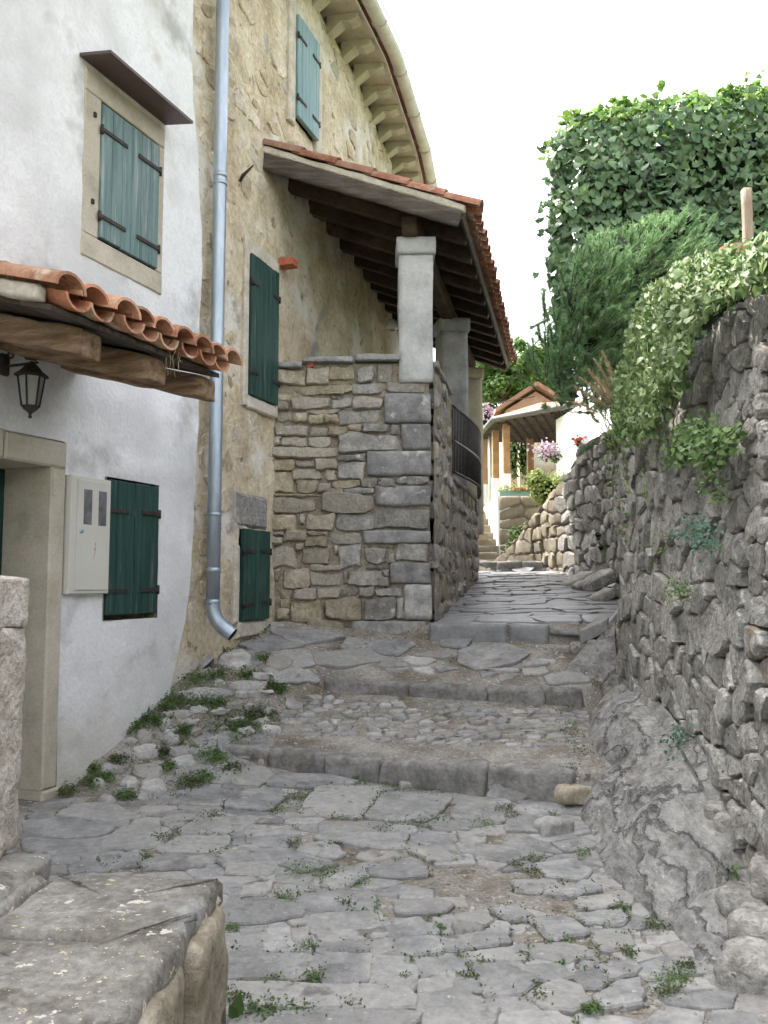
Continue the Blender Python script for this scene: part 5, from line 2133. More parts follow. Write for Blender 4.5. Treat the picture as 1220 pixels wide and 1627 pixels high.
# verge: barge board, mortar, tiles
v, f = rough_box(lambda a, b, c: rm(-.035 + b, WR / 2 + a, -.118 + c), WR / 2 - .01, .018, .072, 26, 3, 4, .005, .006, 5, 4)
mk('barge_board', v, [x[::-1] for x in f], 'grey_wood', roof)
v, f = rough_box(lambda a, b, c: rm(-.01 + b, WR / 2 + a, -.012 + c), WR / 2, .04, .03, 26, 4, 4, .012, .012, 6, 14)
mk('mortar_edge', v, [x[::-1] for x in f], 'lime_mortar', roof)
for i in range(6):
    a = -.04 + i * (WR + .1) / 6
    b = a + (WR + .1) / 6 + .07
    v, f = barrel(rm, .035, a, b, .10, .115, .022, .036, True, .018, 10)
    mk('verge_tile', v, f, 'old_tile', roof, smooth=40)
nt = 27
tp = LR / nt
rest = MB()
for i in range(nt + 1):
    u = .10 + i * (LR - .1) / nt
    v, f = barrel(rm, u, WR - .40, WR + .09 + rng.uniform(-.02, .02), .075, .088, .045, .055, True, .015, 7)
    mk('eave_tile', v, f, 'old_tile', roof, smooth=40)
    if i < nt:
        v, f = barrel(rm, u + tp / 2, WR - .40, WR + .055, .085, .075, .06, .055, False, .014, 6)
        mk('pan_tile', v, f, 'old_tile', roof, smooth=40)
    for r in range(4):
        a = r * .39
        v, f = barrel(rm, u, a - .02, a + .43, .075, .086, .05, .062, True, .014, 6)
        rest.add(v, f)
        v, f = barrel(rm, u + tp / 2, a - .02, a + .42, .085, .075, .06, .055, False, .013, 6)
        rest.add(v, f)
rest.build('roof_tiles', 'old_tile', roof, smooth=40, kind='stuff')
# fascia along the eave
v, f = cbox(lambda p, q, h: rm(p, q, h), 0, LR, WR - .02, WR + .005, -.10, -.03, .003)
mk('fascia', v, f, 'grey_wood', roof, smooth=25)

# white lamp on the back wall of the porch
lp = W2.uv(605, 515)
lamp = empty('porch_lamp', W2.mp(lp[0], lp[1], 0), label='small white wall lamp deep inside the porch', cat='lamp')
v, f = tube([W2.mp(lp[0], lp[1], 0), W2.mp(lp[0], lp[1] + .03, .12)], .012, 6)
mk('arm', v, f, 'white_paint', lamp)
o = W2.mp(lp[0], lp[1] - .04, .15)
v, f = [], []
for i in range(6):
    for k in range(10):
        r = (.02, .06, .085, .095, .09, .05)[i]
        z = (.10, .08, .04, .0, -.03, -.05)[i]
        w = 6.283 * k / 10
        v.append(o + Vector((r * math.cos(w), r * math.sin(w), z)))
for i in range(5):
    for k in range(10):
        f.append((i * 10 + k, (i + 1) * 10 + k, (i + 1) * 10 + (k + 1) % 10, i * 10 + (k + 1) % 10))
mk('shade', v, f, 'white_paint', lamp)

# iron railing between the columns, bowed outwards
rail = empty('iron_railing', PSW.mp(2.6, zlow, 0), label='bowed dark iron railing above the side wall of the porch', cat='railing')


def bow(t):
    u = 1.30 + t * 2.95
    return u, .03 + .11 * math.sin(math.pi * t) ** 1.0


for zz, r in ((.04, .012), (.37, .014), (.74, .014)):
    pts = []
    for k in range(25):
        u, h = bow(k / 24)
        pts.append(PSW.mp(u, zlow + .03 + zz, h))
    v, f = tube(pts, r, 6)
    mk('rail', v, f, 'iron' if zz != .37 else 'brown_metal', rail)
for k in range(46):
    u, h = bow(k / 45)
    v, f = tube([PSW.mp(u, zlow + .05, h), PSW.mp(u, zlow + .77, h)], .0075, 5)
    mk('bar', v, f, 'iron', rail)

# ================================================================== FOREGROUND PIER AND BENCH WALL
pier = empty('gate_pier', (-1.2, 2.5, .7), label='rough pale limestone pier cut off by the left edge of the picture', cat='pier')
px_ = P(37, 1150, 2.79).x
zt_ = P(20, 918, 2.45).z
zb_p = P(38, 1365, 2.6).z
zs = [zb_p - .02, P(38, 1000, 2.6).z, zt_]
for k in range(2):
    z0, z1 = zs[k], zs[k + 1]
    o = Vector((px_ - .21 + (.006 if k == 1 else 0), 2.60, (z0 + z1) / 2))
    v, f = rough_box(lambda a, b, c: o + Vector((a, b, c)), .21, .19, (z1 - z0) / 2 + .0015, 20, 18, 30 if k == 0 else 12, .008, .008, 14, k * 3.7)
    mk('stone_block', v, f, 'limestone', pier)

bench = empty('bench_wall', (-1.2, 2.2, 0), label='low foreground wall topped with lichen-spotted worn stone slabs at bottom left', cat='wall')
zbn = EYE - .865
cor = P(356, 1388, 2.62)
# slabs on top, each between plan points
SL_ = [
    [(cor.x, 2.62), (cor.x - .015, 2.34), (-.56, 2.14), (-1.02, 2.20), (-.98, 2.62)],
    [(-.492, 2.335), (-.515, 1.80), (-.80, 1.72), (-1.15, 1.76), (-1.08, 2.19), (-.57, 2.13)],
    [(-.517, 1.795), (-.55, 1.3), (-1.9, 1.25), (-1.9, 1.715), (-1.155, 1.762), (-.80, 1.718)],
    [(-1.03, 2.20), (-1.16, 1.77), (-1.9, 1.72), (-1.9, 2.55), (-.99, 2.60)],
]
for k, pl in enumerate(SL_):
    if area(pl) < 0:
        pl = pl[::-1]
    v, f = stone_geo(inset(pl, .003), lambda u, w, h: Vector((u, w, zbn + h + .012 * fbm(u, w, 2, 3, 2))), -.075, -.002 * (k % 3), .016, .008, rng, 34, .006, cut=(.012, .03))
    mk('top_slab', v, f, 'bench_stone', bench)
v, f = cbox(frame_map((0, 0, zbn - .035), (1, 0, 0), (0, 1, 0), (0, 0, 1)), -1.85, -.56, 1.3, 2.56, -.06, 0, .004)
mk('bedding', v, f, 'mortar', bench, smooth=False)
blk = [((-.58, 2.42), .115, .20), ((-.60, 2.00), .10, .205), ((-.62, 1.58), .10, .21), ((-.92, 2.45), .21, .14), ((-1.35, 2.40), .22, .14), ((-1.0, 1.4), .3, .2)]
for k, (c, sx, sy) in enumerate(blk):
    z0, z1 = .0, zbn - .072
    o = Vector((c[0], c[1], (z0 + z1) / 2))
    v, f = rough_box(lambda a, b, cc: o + Vector((a, b, cc)), sx, sy, (z1 - z0) / 2, 10, 14, 14, .03, .022, 5, k * 2.9)
    mk('stone_block', v, f, 'bench_block', bench)
# step block carrying the pier
cz = P(80, 1362, 2.70).z
v, f = rough_box(lambda a, b, c: Vector((P(82, 1370, 2.74).x - .42 + a, 2.56 + b, cz - .06 + c)), .42, .2, .06, 18, 10, 6, .022, .014, 5, 5)
pb = mk('base_slab', v, f, 'bench_stone', pier)

# ================================================================== VEGETATION
def leaf_pts(kind, L, W):
    if kind == 'ivy':
        return [(0, 0, 0), (.55 * W, .10 * L, .02), (.50 * W, .50 * L, -.04 * L), (0, L, -.16 * L), (-.50 * W, .50 * L, -.04 * L), (-.55 * W, .10 * L, .02), (0, .42 * L, .06 * L)], \
               [(0, 1, 6), (1, 2, 6), (2, 3, 6), (3, 4, 6), (4, 5, 6), (5, 0, 6)]
    if kind == 'diamond':
        return [(0, 0, 0), (.5 * W, .45 * L, .08 * L), (0, L, -.05 * L), (-.5 * W, .45 * L, .08 * L)], [(0, 1, 2), (0, 2, 3)]
    return [(-.5 * W, 0, 0), (.5 * W, 0, 0), (0, L, 0)], [(0, 1, 2)]


def orient(n, tip):
    n = n.normalized()
    t = (tip - n * tip.dot(n))
    if t.length < 1e-4:
        t = n.orthogonal()
    t.normalize()
    x = t.cross(n)
    return x, t, n


def add_leaf(mb, p, n, tip, L, W, kind='diamond'):
    x, t, nn = orient(n, tip)
    vs, fs = leaf_pts(kind, L, W)
    mb.add([p + x * a + t * b + nn * c for a, b, c in vs], fs)


def rvec(s=1.0):
    return Vector((rng.gauss(0, s), rng.gauss(0, s), rng.gauss(0, s)))


_leaf_meshes = {}


def leaf_obj(name, kind, material, p, n, tip, L, parent):
    key = (kind, material)
    if key not in _leaf_meshes:
        vs, fs = leaf_pts(kind, 1.0, .95)
        me = bpy.data.meshes.new(name)
        me.from_pydata(vs, [], fs)
        me.materials.append(MATS[material])
        me.shade_smooth()
        _leaf_meshes[key] = me
    x, t, nn = orient(n, tip)
    o = bpy.data.objects.new(name, _leaf_meshes[key])
    COL.objects.link(o)
    o.parent = parent
    m = Matrix((x, t, nn)).transposed().to_4x4()
    m = m @ Matrix.Scale(L, 4)
    m.translation = p - WLOC[parent.name]
    o.matrix_local = m
    return o


def blob(mb, c, r, seg=10, rings=7, amp=.12, seed=0):
    """Noisy ellipsoid used as the dark inside of a plant."""
    base = len(mb.v)
    vs, fs = [], []
    for i in range(rings + 1):
        th = math.pi * i / rings
        for k in range(seg):
            ph = 2 * math.pi * k / seg
            d = Vector((math.sin(th) * math.cos(ph), math.sin(th) * math.sin(ph), math.cos(th)))
            s = 1 + amp * nz(d.x * 2 + seed, d.y * 2, d.z * 2)
            vs.append(Vector(c) + Vector((d.x * r[0], d.y * r[1], d.z * r[2])) * s)
    for i in range(rings):
        for k in range(seg):
            a, b = i * seg + k, i * seg + (k + 1) % seg
            fs.append((a, a + seg, b + seg, b))
    mb.add(vs, fs)


# ------------------------------------------------------------------ tall ivy hedge
HY = 8.2
hedge = empty('ivy_hedge', (3, HY + .5, 2.6), label='tall clipped hedge of dark glossy ivy leaves filling the upper right', cat='hedge')
hx0 = P(884, 300, HY).x
def htop(x):
    px = 610 + FPX * x / HY * .957
    k = (px - 880) / 340
    y = 190 - 62 * min(1, max(0, k)) ** .45
    return P(px, y, HY).z
def hzmin(x):
    return 3.5 if x < 2.75 else 2.5


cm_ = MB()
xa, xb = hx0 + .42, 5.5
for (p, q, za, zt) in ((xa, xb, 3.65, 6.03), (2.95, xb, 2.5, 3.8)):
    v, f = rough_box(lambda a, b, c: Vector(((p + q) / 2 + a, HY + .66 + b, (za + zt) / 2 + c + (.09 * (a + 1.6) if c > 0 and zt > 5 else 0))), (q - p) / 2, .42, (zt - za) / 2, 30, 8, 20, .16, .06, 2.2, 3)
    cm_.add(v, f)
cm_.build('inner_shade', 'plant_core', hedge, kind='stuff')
mb, mt = MB(), MB()
fronts = []


def hedge_pt(x, z):
    e = max(0, hx0 + .35 - x) / .35          # round the left end
    t = max(0, z - (htop(x) - .3)) / .3
    return HY + .28 * (1 - math.sqrt(max(0, 1 - min(1, e) ** 2))) + .25 * (1 - math.sqrt(max(0, 1 - min(1, t) ** 2))) + .13 * fbm(x, z, 0, 1.7, 3)


for k in range(10500):
    x = rng.uniform(hx0 - .06, 5.4)
    z = hzmin(x) + (htop(x) + .05 - hzmin(x)) * rng.random()
    edge = .07 * fbm(z, 0, 3, 2, 2)
    if x < hx0 + edge + max(0, z - htop(x) + .5) ** 2 * 1.3:
        continue
    d = abs(rng.gauss(0, .07))
    y = hedge_pt(x, z) + d - .04
    n = Vector((-.2 * max(0, hx0 + .5 - x) * 3, -1, .45)) + rvec(.40)
    tip = Vector((0, 0, -1)) + rvec(.45)
    L = rng.uniform(.042, .092) * (1.0 if rng.random() < .85 else 1.35)
    p = Vector((x, y, z))
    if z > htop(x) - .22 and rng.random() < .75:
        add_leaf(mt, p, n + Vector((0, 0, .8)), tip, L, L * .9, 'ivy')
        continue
    if d < .045 and proj(p)[0] < 1228:
        fronts.append((p, n, tip, L))
    else:
        add_leaf(mb, p, n, tip, L, L * .9, 'ivy')
rng.shuffle(fronts)
for i, (p, n, tip, L) in enumerate(fronts):
    if i < 300:
        leaf_obj('leaf', 'ivy', 'ivy_leaf_part', p - Vector((0, .03, 0)), n, tip, L * 1.12, hedge)
    else:
        add_leaf(mb, p, n, tip, L, L * .9, 'ivy')
# top and left side
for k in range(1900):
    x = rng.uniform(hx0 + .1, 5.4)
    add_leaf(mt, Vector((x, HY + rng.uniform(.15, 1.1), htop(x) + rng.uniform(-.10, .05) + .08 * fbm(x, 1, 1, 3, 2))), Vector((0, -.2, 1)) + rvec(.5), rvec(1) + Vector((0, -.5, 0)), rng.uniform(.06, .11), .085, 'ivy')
for k in range(1500):
    z = rng.uniform(3.5, htop(hx0 + .3) - .1)
    yy = HY + rng.uniform(.2, 1.15)
    add_leaf(mb, Vector((hx0 * (yy / HY) ** 1.05 + .10 * fbm(z, 5, 1, 2, 2) + rng.uniform(-.03, .12), yy, z)), Vector((-1, -.2, .3)) + rvec(.45), Vector((0, 0, -1)) + rvec(.5), rng.uniform(.07, .12), .09, 'ivy')
sh = MB()
for k in range(46):
    if k % 3 == 0:
        z = rng.uniform(3.7, htop(hx0 + .3) - .3)
        p0, d0 = Vector((hx0 + .06, HY + rng.uniform(.0, .3), z)), Vector((-1, -.4, rng.uniform(-.6, .6)))
    else:
        x = rng.uniform(hx0 + .2, 5.2)
        p0, d0 = Vector((x, HY + rng.uniform(.05, .7), htop(x) - .05)), Vector((rng.uniform(-.6, .6), -.3, rng.uniform(.4, 1)))
    d0.normalize()
    pts = [p0 + d0 * t * rng.uniform(.16, .32) + Vector((0, 0, -.10 * t * t)) for t in (0, .33, .66, 1)]
    v, f = tube(pts, .004, 4)
    sh.add(v, f)
    for q in range(7):
        t = rng.random() * 2.99
        i = int(t)
        p = pts[i].lerp(pts[i + 1], t - i)
        add_leaf(mb if k % 3 == 0 else mt, p, Vector((0, -1, .6)) + rvec(.5), rvec(1) + Vector((0, 0, -.4)), rng.uniform(.04, .085), .06, 'ivy')
sh.build('shoots', 'grass_stem', hedge, kind='stuff')
mb.build('foliage', 'ivy_leaf', hedge, kind='stuff')
mt.build('sunlit_top_foliage', 'ivy_sunlit_leaf', hedge, kind='stuff')
tr = MB()
for x in (hx0 + .5, hx0 + 1.6, hx0 + 2.7):
    v, f = tube([(x, HY + .6, 3.9), (x + .05, HY + .6, 4.3), (x - .03, HY + .62, 4.9)], [.07, .05, .02], 7)
    tr.add(v, f)
tr.build('stems', 'bark', hedge, kind='stuff')

# ------------------------------------------------------------------ clipped conifer
CY = 7.15
con = empty('conifer_bush', P(950, 690, CY), label='clipped feathery dark green conifer bush leaning over the wall', cat='bush')
BL = [((1010, 425), (100, 78)), ((925, 470), (72, 62)), ((915, 555), (78, 70)), ((890, 605), (56, 52)), ((960, 530), (75, 70)), ((1060, 390), (48, 40)), ((935, 620), (45, 38)), ((968, 625), (36, 48)), ((945, 640), (32, 34)), ((968, 668), (26, 30))]
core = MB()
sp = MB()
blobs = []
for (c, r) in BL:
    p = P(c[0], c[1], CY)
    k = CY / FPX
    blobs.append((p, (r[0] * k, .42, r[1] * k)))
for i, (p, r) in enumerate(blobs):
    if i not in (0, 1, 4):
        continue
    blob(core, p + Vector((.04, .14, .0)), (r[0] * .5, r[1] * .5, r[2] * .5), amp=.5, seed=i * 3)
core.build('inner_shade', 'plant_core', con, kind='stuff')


def frond(mb, p, d, L, up, nn=9):
    side = d.cross(up)
    if side.length < 1e-3:
        side = d.orthogonal()
    side.normalize()
    q = p.copy()
    dd = d.copy()
    for i in range(nn):
        t = i / nn
        dd = (dd + up * .09 + side * .03).normalized()
        q2 = q + dd * (L / nn)
        w = .034 * (1 - t * .65)
        for s in (-1, 1):
            e = q + (side * s * .75 + dd * .8 + up * rng.uniform(-.3, .3)).normalized() * w
            k = side * .0045
            mb.add([q - k, q + k + dd * .004, e], [(0, 1, 2)])
        q = q2
    k = side * .003
    mb.add([p - k, p + k, q], [(0, 1, 2)])


tot = sum(b[1][0] * b[1][2] for b in blobs)
br = MB()
for (p, r) in blobs:
    n = int(430 * r[0] * r[2] / tot)
    for _ in range(n):
        d = rvec(1)
        d.y -= .6
        d.normalize()
        s = p + Vector((d.x * r[0], d.y * r[1], d.z * r[2])) * rng.uniform(.45, .95)
        axis = (d * .8 + Vector((.35, -.15, .75)) + rvec(.22)).normalized()
        L = rng.uniform(.16, .34)
        q = s.copy()
        pts = [q.copy()]
        bend = (rvec(.12) + Vector((.10, 0, .10)))
        nf = 13
        for i in range(nf):
            axis = (axis + bend * .16).normalized()
            q = q + axis * (L / nf)
            a, b = proj(q)
            lim = 392 - (a - 880) * .27
            if b < lim + rng.uniform(-3, 8):
                break
            pts.append(q.copy())
            for _s in range(2):
                out = (axis * 1.0 + rvec(.45)).normalized()
                frond(sp, q, out, rng.uniform(.045, .11) * (1.15 - .5 * i / nf), axis, 5)
        if len(pts) > 2:
            v, f = tube(pts, .004, 4)
            br.add(v, f)
br.build('branches', 'bark', con, kind='stuff')
sp.build('foliage', 'needle', con, kind='stuff')
v, f = tube([P(1040, 740, CY + .4), P(1000, 640, CY + .25), P(960, 520, CY + .1)], [.07, .05, .03], 8)
mk('trunk', v, f, 'bark', con)


# ------------------------------------------------------------------ variegated ivy spilling over the wall
viv = empty('variegated_ivy', on_rw(1040, 560), label='cream and green variegated ivy trailing over the top of the wall', cat='ivy')
VP_ = [(974, 690), (980, 600), (990, 545), (1015, 480), (1050, 440), (1105, 412), (1165, 405), (1225, 372), (1260, 380), (1260, 440), (1190, 455), (1140, 478), (1112, 505), (1098, 550),
       (1085, 600), (1060, 645), (1035, 690), (1005, 715)]
mb = MB()
vfr = []
for k in range(17000):
    px, py = rng.uniform(966, 1255), rng.uniform(370, 720)
    if not inside((px + 14 * nz(px * .03, py * .03, 1), py + 14 * nz(px * .03, py * .03, 9)), VP_):
        continue
    u, z = RW.uv(px, py)
    deep = max(0, z - 2.66)
    off = .06 + .10 * (1 + fbm(u, z, 4, 3, 2)) * .6 + rng.uniform(-.07, .03) - deep * .25
    u, z = RW.uv(px, py, off)
    p = RW.mp(u, z, off)
    # keep it in place in the picture while hanging in front of the stones
    n = Vector((-.8, -.35, .65)) + rvec(.38)
    tip = Vector((-.2, -.2, -1)) + rvec(.5)
    L = rng.uniform(.022, .046)
    if rng.random() < .04:
        vfr.append((p + Vector((-.02, -.01, .01)), n, tip, L * 1.35))
    elif rng.random() < .72:
        add_leaf(mb, p, n, tip, L, L * .85, 'ivy')
# long hanging trails
for (px, py, n_) in ((1000, 700, 9), (1050, 640, 12), (1015, 690, 14), (1075, 600, 10), (985, 690, 8), (1093, 620, 8)):
    for q in range(n_):
        u, z = RW.uv(px + rng.uniform(-4, 4), py + q * 13)
        add_leaf(mb, RW.mp(u, z, .07 + rng.uniform(0, .03)), Vector((-1, -.3, .4)) + rvec(.3), Vector((0, 0, -1)) + rvec(.5), .04, .034, 'ivy')
for (p, n, tip, L) in vfr[:280]:
    leaf_obj('leaf', 'ivy', 'variegated_leaf_part', p, n, tip, L, viv)
mb.build('foliage', 'variegated_leaf', viv, kind='stuff')
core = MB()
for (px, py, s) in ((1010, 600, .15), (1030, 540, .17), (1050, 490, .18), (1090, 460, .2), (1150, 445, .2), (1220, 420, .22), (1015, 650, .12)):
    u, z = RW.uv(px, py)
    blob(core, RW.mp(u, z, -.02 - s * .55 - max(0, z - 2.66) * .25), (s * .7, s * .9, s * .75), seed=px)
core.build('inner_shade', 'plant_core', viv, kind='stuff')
st = MB()
for k in range(16):
    px = rng.uniform(1020, 1092)
    pts = []
    y0 = rng.uniform(540, 600)
    for q in range(7):
        u, z = RW.uv(px + 4 * math.sin(q + k), y0 + q * 20)
        pts.append(RW.mp(u, z, .065 + .01 * math.sin(q * 2)))
    v, f = tube(pts, .0025, 4)
    st.add(v, f)
st.build('stems', 'grass_stem', viv, kind='stuff')


# ------------------------------------------------------------------ dry grass plumes
gr = empty('plume_grass', P(985, 705, 6.45), label='dry tan plume grass arching out from the wall top beside the ivy', cat='grass plant')
stm, plm = MB(), MB()
base = P(990, 708, 6.45)
for (px, py) in ((915, 615), (922, 600), (935, 588), (945, 572), (957, 560), (962, 575), (950, 600), (930, 625), (940, 610), (968, 590), (958, 620), (912, 640), (975, 610)):
    tip = P(px, py, 6.30 + rng.uniform(-.15, .2))
    b = base + Vector((rng.uniform(-.05, .03), rng.uniform(-.06, .06), 0))
    pts = []
    for q in range(9):
        t = q / 8
        pts.append(b.lerp(tip, t) + Vector((0, 0, .06 * math.sin(math.pi * t))) + Vector((.04 * math.sin(math.pi * t), 0, 0)))
    v, f = tube(pts, [.004 - .002 * q / 8 for q in range(9)], 4)
    stm.add(v, f)
    for q in range(330):
        t = rng.uniform(.52, 1.0) ** .8
        k = t * 8
        i = min(7, int(k))
        p = pts[i].lerp(pts[i + 1], k - i)
        d = (pts[-1] - pts[-3]).normalized()
        add_leaf(plm, p, rvec(1), d + rvec(.16) + Vector((0, 0, -.15)), rng.uniform(.025, .06) * (1.2 - (t - .55)), .0034, 'tri')
for k in range(60):
    b = base + Vector((rng.uniform(-.08, .08), rng.uniform(-.1, .1), -.04))
    tip = b + Vector((rng.uniform(-.35, .10), rng.uniform(-.15, .1), rng.uniform(-.05, .42)))
    m = (b + tip) / 2 + Vector((0, 0, .10))
    sd = Vector((.004, .003, 0))
    stm.add([b - sd, b + sd, m + sd, m - sd, tip], [(0, 1, 2, 3), (3, 2, 4)])
stm.build('stems', 'grass_stem', gr, kind='stuff')
plm.build('plumes', 'plume', gr, kind='stuff')


# ------------------------------------------------------------------ clumps growing on the wall
def clump(name, label, cat, centers, material, n, L, group=None, flat=1.0):
    mb = MB()
    e = empty(name, on_rw(*centers[0][:2]), label=label, cat=cat, group=group)
    for (px, py, r) in centers:
        u, z = RW.uv(px, py)
        for _ in range(int(n * (r / 25) ** 2) + 6):
            a, b = rng.gauss(0, .5), rng.gauss(0, .5)
            uu, zz = RW.uv(px + a * r, py + b * r)
            p = RW.mp(uu, zz, .03 + abs(rng.gauss(0, .05)))
            add_leaf(mb, p, Vector((-.8, -.4, .7)) + rvec(.5), rvec(1), L * rng.uniform(.6, 1.3), L * .75, 'diamond')
    mb.build('foliage', material, e, kind='stuff')
    sm = MB()
    for (px, py, r) in centers:
        u, z = RW.uv(px, py)
        for _ in range(5):
            a = RW.mp(u, z - .01, 0)
            b = a + Vector((-.06, -.02, .0)) + rvec(.025)
            v, f = tube([a, b], .0018, 4)
            sm.add(v, f)
    sm.build('stems', 'grass_stem', e, kind='stuff')
    return e


clump('wall_plant', 'bright green leafy plant rooted in the middle of the stone wall', 'plant', [(1115, 705, 28), (1140, 695, 32), (1165, 705, 26), (1100, 725, 16), (1150, 735, 14), (1180, 695, 16)], 'weed_leaf', 190, .034)
clump('wall_plant', 'blue-green feathery plant on the wall below the bright clump', 'plant', [(1130, 838, 22), (1150, 862, 20), (1115, 850, 14)], 'blue_leaf', 150, .022)
clump('wall_plant', 'small round green tuft low in the stone wall', 'plant', [(1098, 932, 15), (1094, 945, 10)], 'weed_leaf', 260, .018)
clump('wall_plant', 'pale yellow-green creeper hanging between the wall stones', 'plant', [(1060, 870, 9), (1050, 892, 7), (1075, 850, 6), (992, 842, 12)], 'variegated_leaf', 60, .02)
clump('wall_plant', 'soft green herb on the wall top at the right edge', 'plant', [(1180, 465, 26), (1205, 440, 28), (1215, 400, 24), (1160, 475, 16)], 'weed_leaf', 120, .03)
clump('wall_plant', 'trailing yellow-green weeds beneath the bright green clump', 'plant', [(1160, 760, 14), (1165, 790, 12), (1140, 775, 10)], 'weed_leaf', 90, .024)
clump('wall_plant', 'blue-green weeds at the foot of the wall above the rock', 'plant', [(1100, 1170, 14), (1090, 1180, 10), (1110, 1210, 10)], 'blue_leaf', 120, .026)
clump('wall_plant', 'broad green weeds between fallen stones at the wall foot', 'plant', [(1135, 1285, 14), (1150, 1310, 12), (1185, 1390, 14), (1190, 1480, 12), (1215, 1520, 14), (1160, 1345, 10)], 'weed_leaf', 70, .034)

# post and terracotta pot on the wall top
pz = P(1188, 372, 5.0)
v, f = rough_box(lambda a, b, c: Vector((pz.x, 5.0, (2.5 + P(1188, 300, 5).z) / 2)) + Vector((a, b, c)), .028, .026, (P(1188, 300, 5).z - 2.5) / 2, 3, 3, 14, .006, .005, 6, 4)
mk('garden_post', v, f, 'post_wood', None, label='weathered square wooden post standing among the plants on the wall', cat='post')
pc = P(1168, 410, 4.85)
V, F = [], []
prof = [(.055, 0), (.075, .12), (.088, .125), (.09, .16), (.078, .16), (.065, .10), (.0, .10)]
for (r, z) in prof:
    for k in range(14):
        V.append(Vector((pc.x + r * math.cos(6.283 * k / 14), pc.y + r * math.sin(6.283 * k / 14), pc.z - .10 + z)))
for i in range(len(prof) - 1):
    for k in range(14):
        k2 = (k + 1) % 14
        F.append((i * 14 + k, i * 14 + k2, (i + 1) * 14 + k2, (i + 1) * 14 + k))
mk('flower_pot', V, F, 'terracotta', None, smooth=40, label='terracotta flower pot half hidden in ivy on the wall top', cat='flower pot')

# ------------------------------------------------------------------ weeds and moss on the lane
mw, mm = MB(), MB()


def weed(px, py, r, n, mbx=mw, L=.022, hgt=.03):
    for _ in range(n):
        a, b = px + rng.gauss(0, .5) * r, py + rng.gauss(0, .22) * r
        h = hit(a, b)
        if h is None:
            continue
        p = Vector((h.x, h.y, h.z + .012 + abs(rng.gauss(0, hgt * .5))))
        add_leaf(mbx, p, Vector((0, 0, 1)) + rvec(.55), rvec(1) + Vector((0, 0, .3)), L * rng.uniform(.6, 1.5), L * .6, 'diamond')


for (x, y, r) in [(310, 1082, 34), (345, 1075, 20), (225, 1145, 24), (205, 1160, 18), (280, 1115, 22), (320, 1118, 26), (345, 1120, 18), (262, 1128, 16), (250, 1150, 14), (290, 1165, 18),
                  (330, 1200, 22), (345, 1210, 16), (300, 1248, 20), (325, 1240, 18), (150, 1248, 18), (145, 1225, 12), (165, 1240, 14), (190, 1212, 14), (260, 1200, 12), (275, 1185, 14),
                  (380, 1155, 40), (410, 1140, 30), (360, 1170, 30), (430, 1095, 16), (443, 1100, 14), (385, 1010, 24), (405, 1005, 14), (420, 1000, 10), (395, 1075, 16), (200, 1268, 14), (105, 1262, 14),
                  (235, 1225, 10), (360, 1040, 12), (418, 1048, 12), (545, 988, 8), (372, 1225, 16), (265, 1222, 14)]:
    weed(x, y, r * 1.25, int(r * 20), mw if rng.random() < .8 else mm, .017, .032)
for (x, y, r) in [(600, 1245, 34), (640, 1252, 40), (690, 1255, 30), (575, 1240, 18), (800, 1290, 16), (815, 1300, 12), (690, 1305, 26), (650, 1310, 22), (770, 1312, 18), (900, 1225, 14), (925, 1195, 24),
                  (915, 1175, 22), (900, 1130, 20), (905, 1155, 16), (570, 1405, 16), (465, 1270, 26), (480, 1268, 16), (372, 1590, 18), (420, 1610, 40), (480, 1616, 24), (365, 1480, 18), (500, 1560, 16),
                  (450, 1430, 16), (490, 1510, 14), (520, 1390, 30), (480, 1385, 24), (850, 1370, 16), (845, 1390, 14), (560, 1605, 20), (1040, 1475, 20), (1075, 1560, 26), (1060, 1580, 20), (990, 1450, 14),
                  (940, 1610, 16), (860, 1590, 18), (1090, 1540, 14), (745, 1560, 12), (530, 1345, 14), (465, 1345, 14), (440, 1290, 14), (290, 1270, 16), (260, 1335, 14), (230, 1365, 14), (340, 1300, 14),
                  (640, 1115, 16), (480, 1115, 20), (560, 1140, 26), (700, 1140, 20), (530, 1090, 14), (720, 1050, 16), (935, 1070, 14), (950, 1090, 12), (605, 1320, 16), (925, 1360, 12), (880, 1300, 10),
                  (820, 1380, 10), (1000, 1520, 12), (700, 1480, 8), (640, 1560, 8), (550, 1440, 10)]:
    weed(x, y, r * 1.25, int(r * 8), mw if rng.random() < .5 else mm, .012, .014)
for pl in slab_polys:
    for i in range(len(pl)):
        a, b = pl[i - 1], pl[i]
        L_ = math.hypot(b[0] - a[0], b[1] - a[1])
        for q in range(int(L_ / .05) + 1):
            t = rng.random()
            x, y = a[0] + (b[0] - a[0]) * t, a[1] + (b[1] - a[1]) * t
            if fbm(x, y, 5, 1.3, 3) < .10 + rng.uniform(0, .25):
                continue
            if any(o_ is not pl and inside((x, y), o_) for o_ in slab_polys):
                continue
            ox_, oy_ = cent(pl)
            k_ = 1 + .012 / max(.03, math.hypot(x - ox_, y - oy_))
            x, y = ox_ + (x - ox_) * k_, oy_ + (y - oy_) * k_
            z = gz(x, y)
            for _ in range(9):
                p = Vector((x + rng.gauss(0, .008), y + rng.gauss(0, .008), z + .006 + abs(rng.gauss(0, .011))))
                add_leaf(mw if rng.random() < .45 else mm, p, Vector((0, 0, 1)) + rvec(.6), rvec(1), rng.uniform(.008, .017), .008, 'diamond')
mw.build('lane_weeds', 'weed_leaf', None, kind='stuff', label='low green weeds growing in the joints of the lane', cat='weeds')
mm.build('lane_moss', 'moss_leaf', None, kind='stuff', label='olive moss and dry herbs in the joints of the lane', cat='moss')
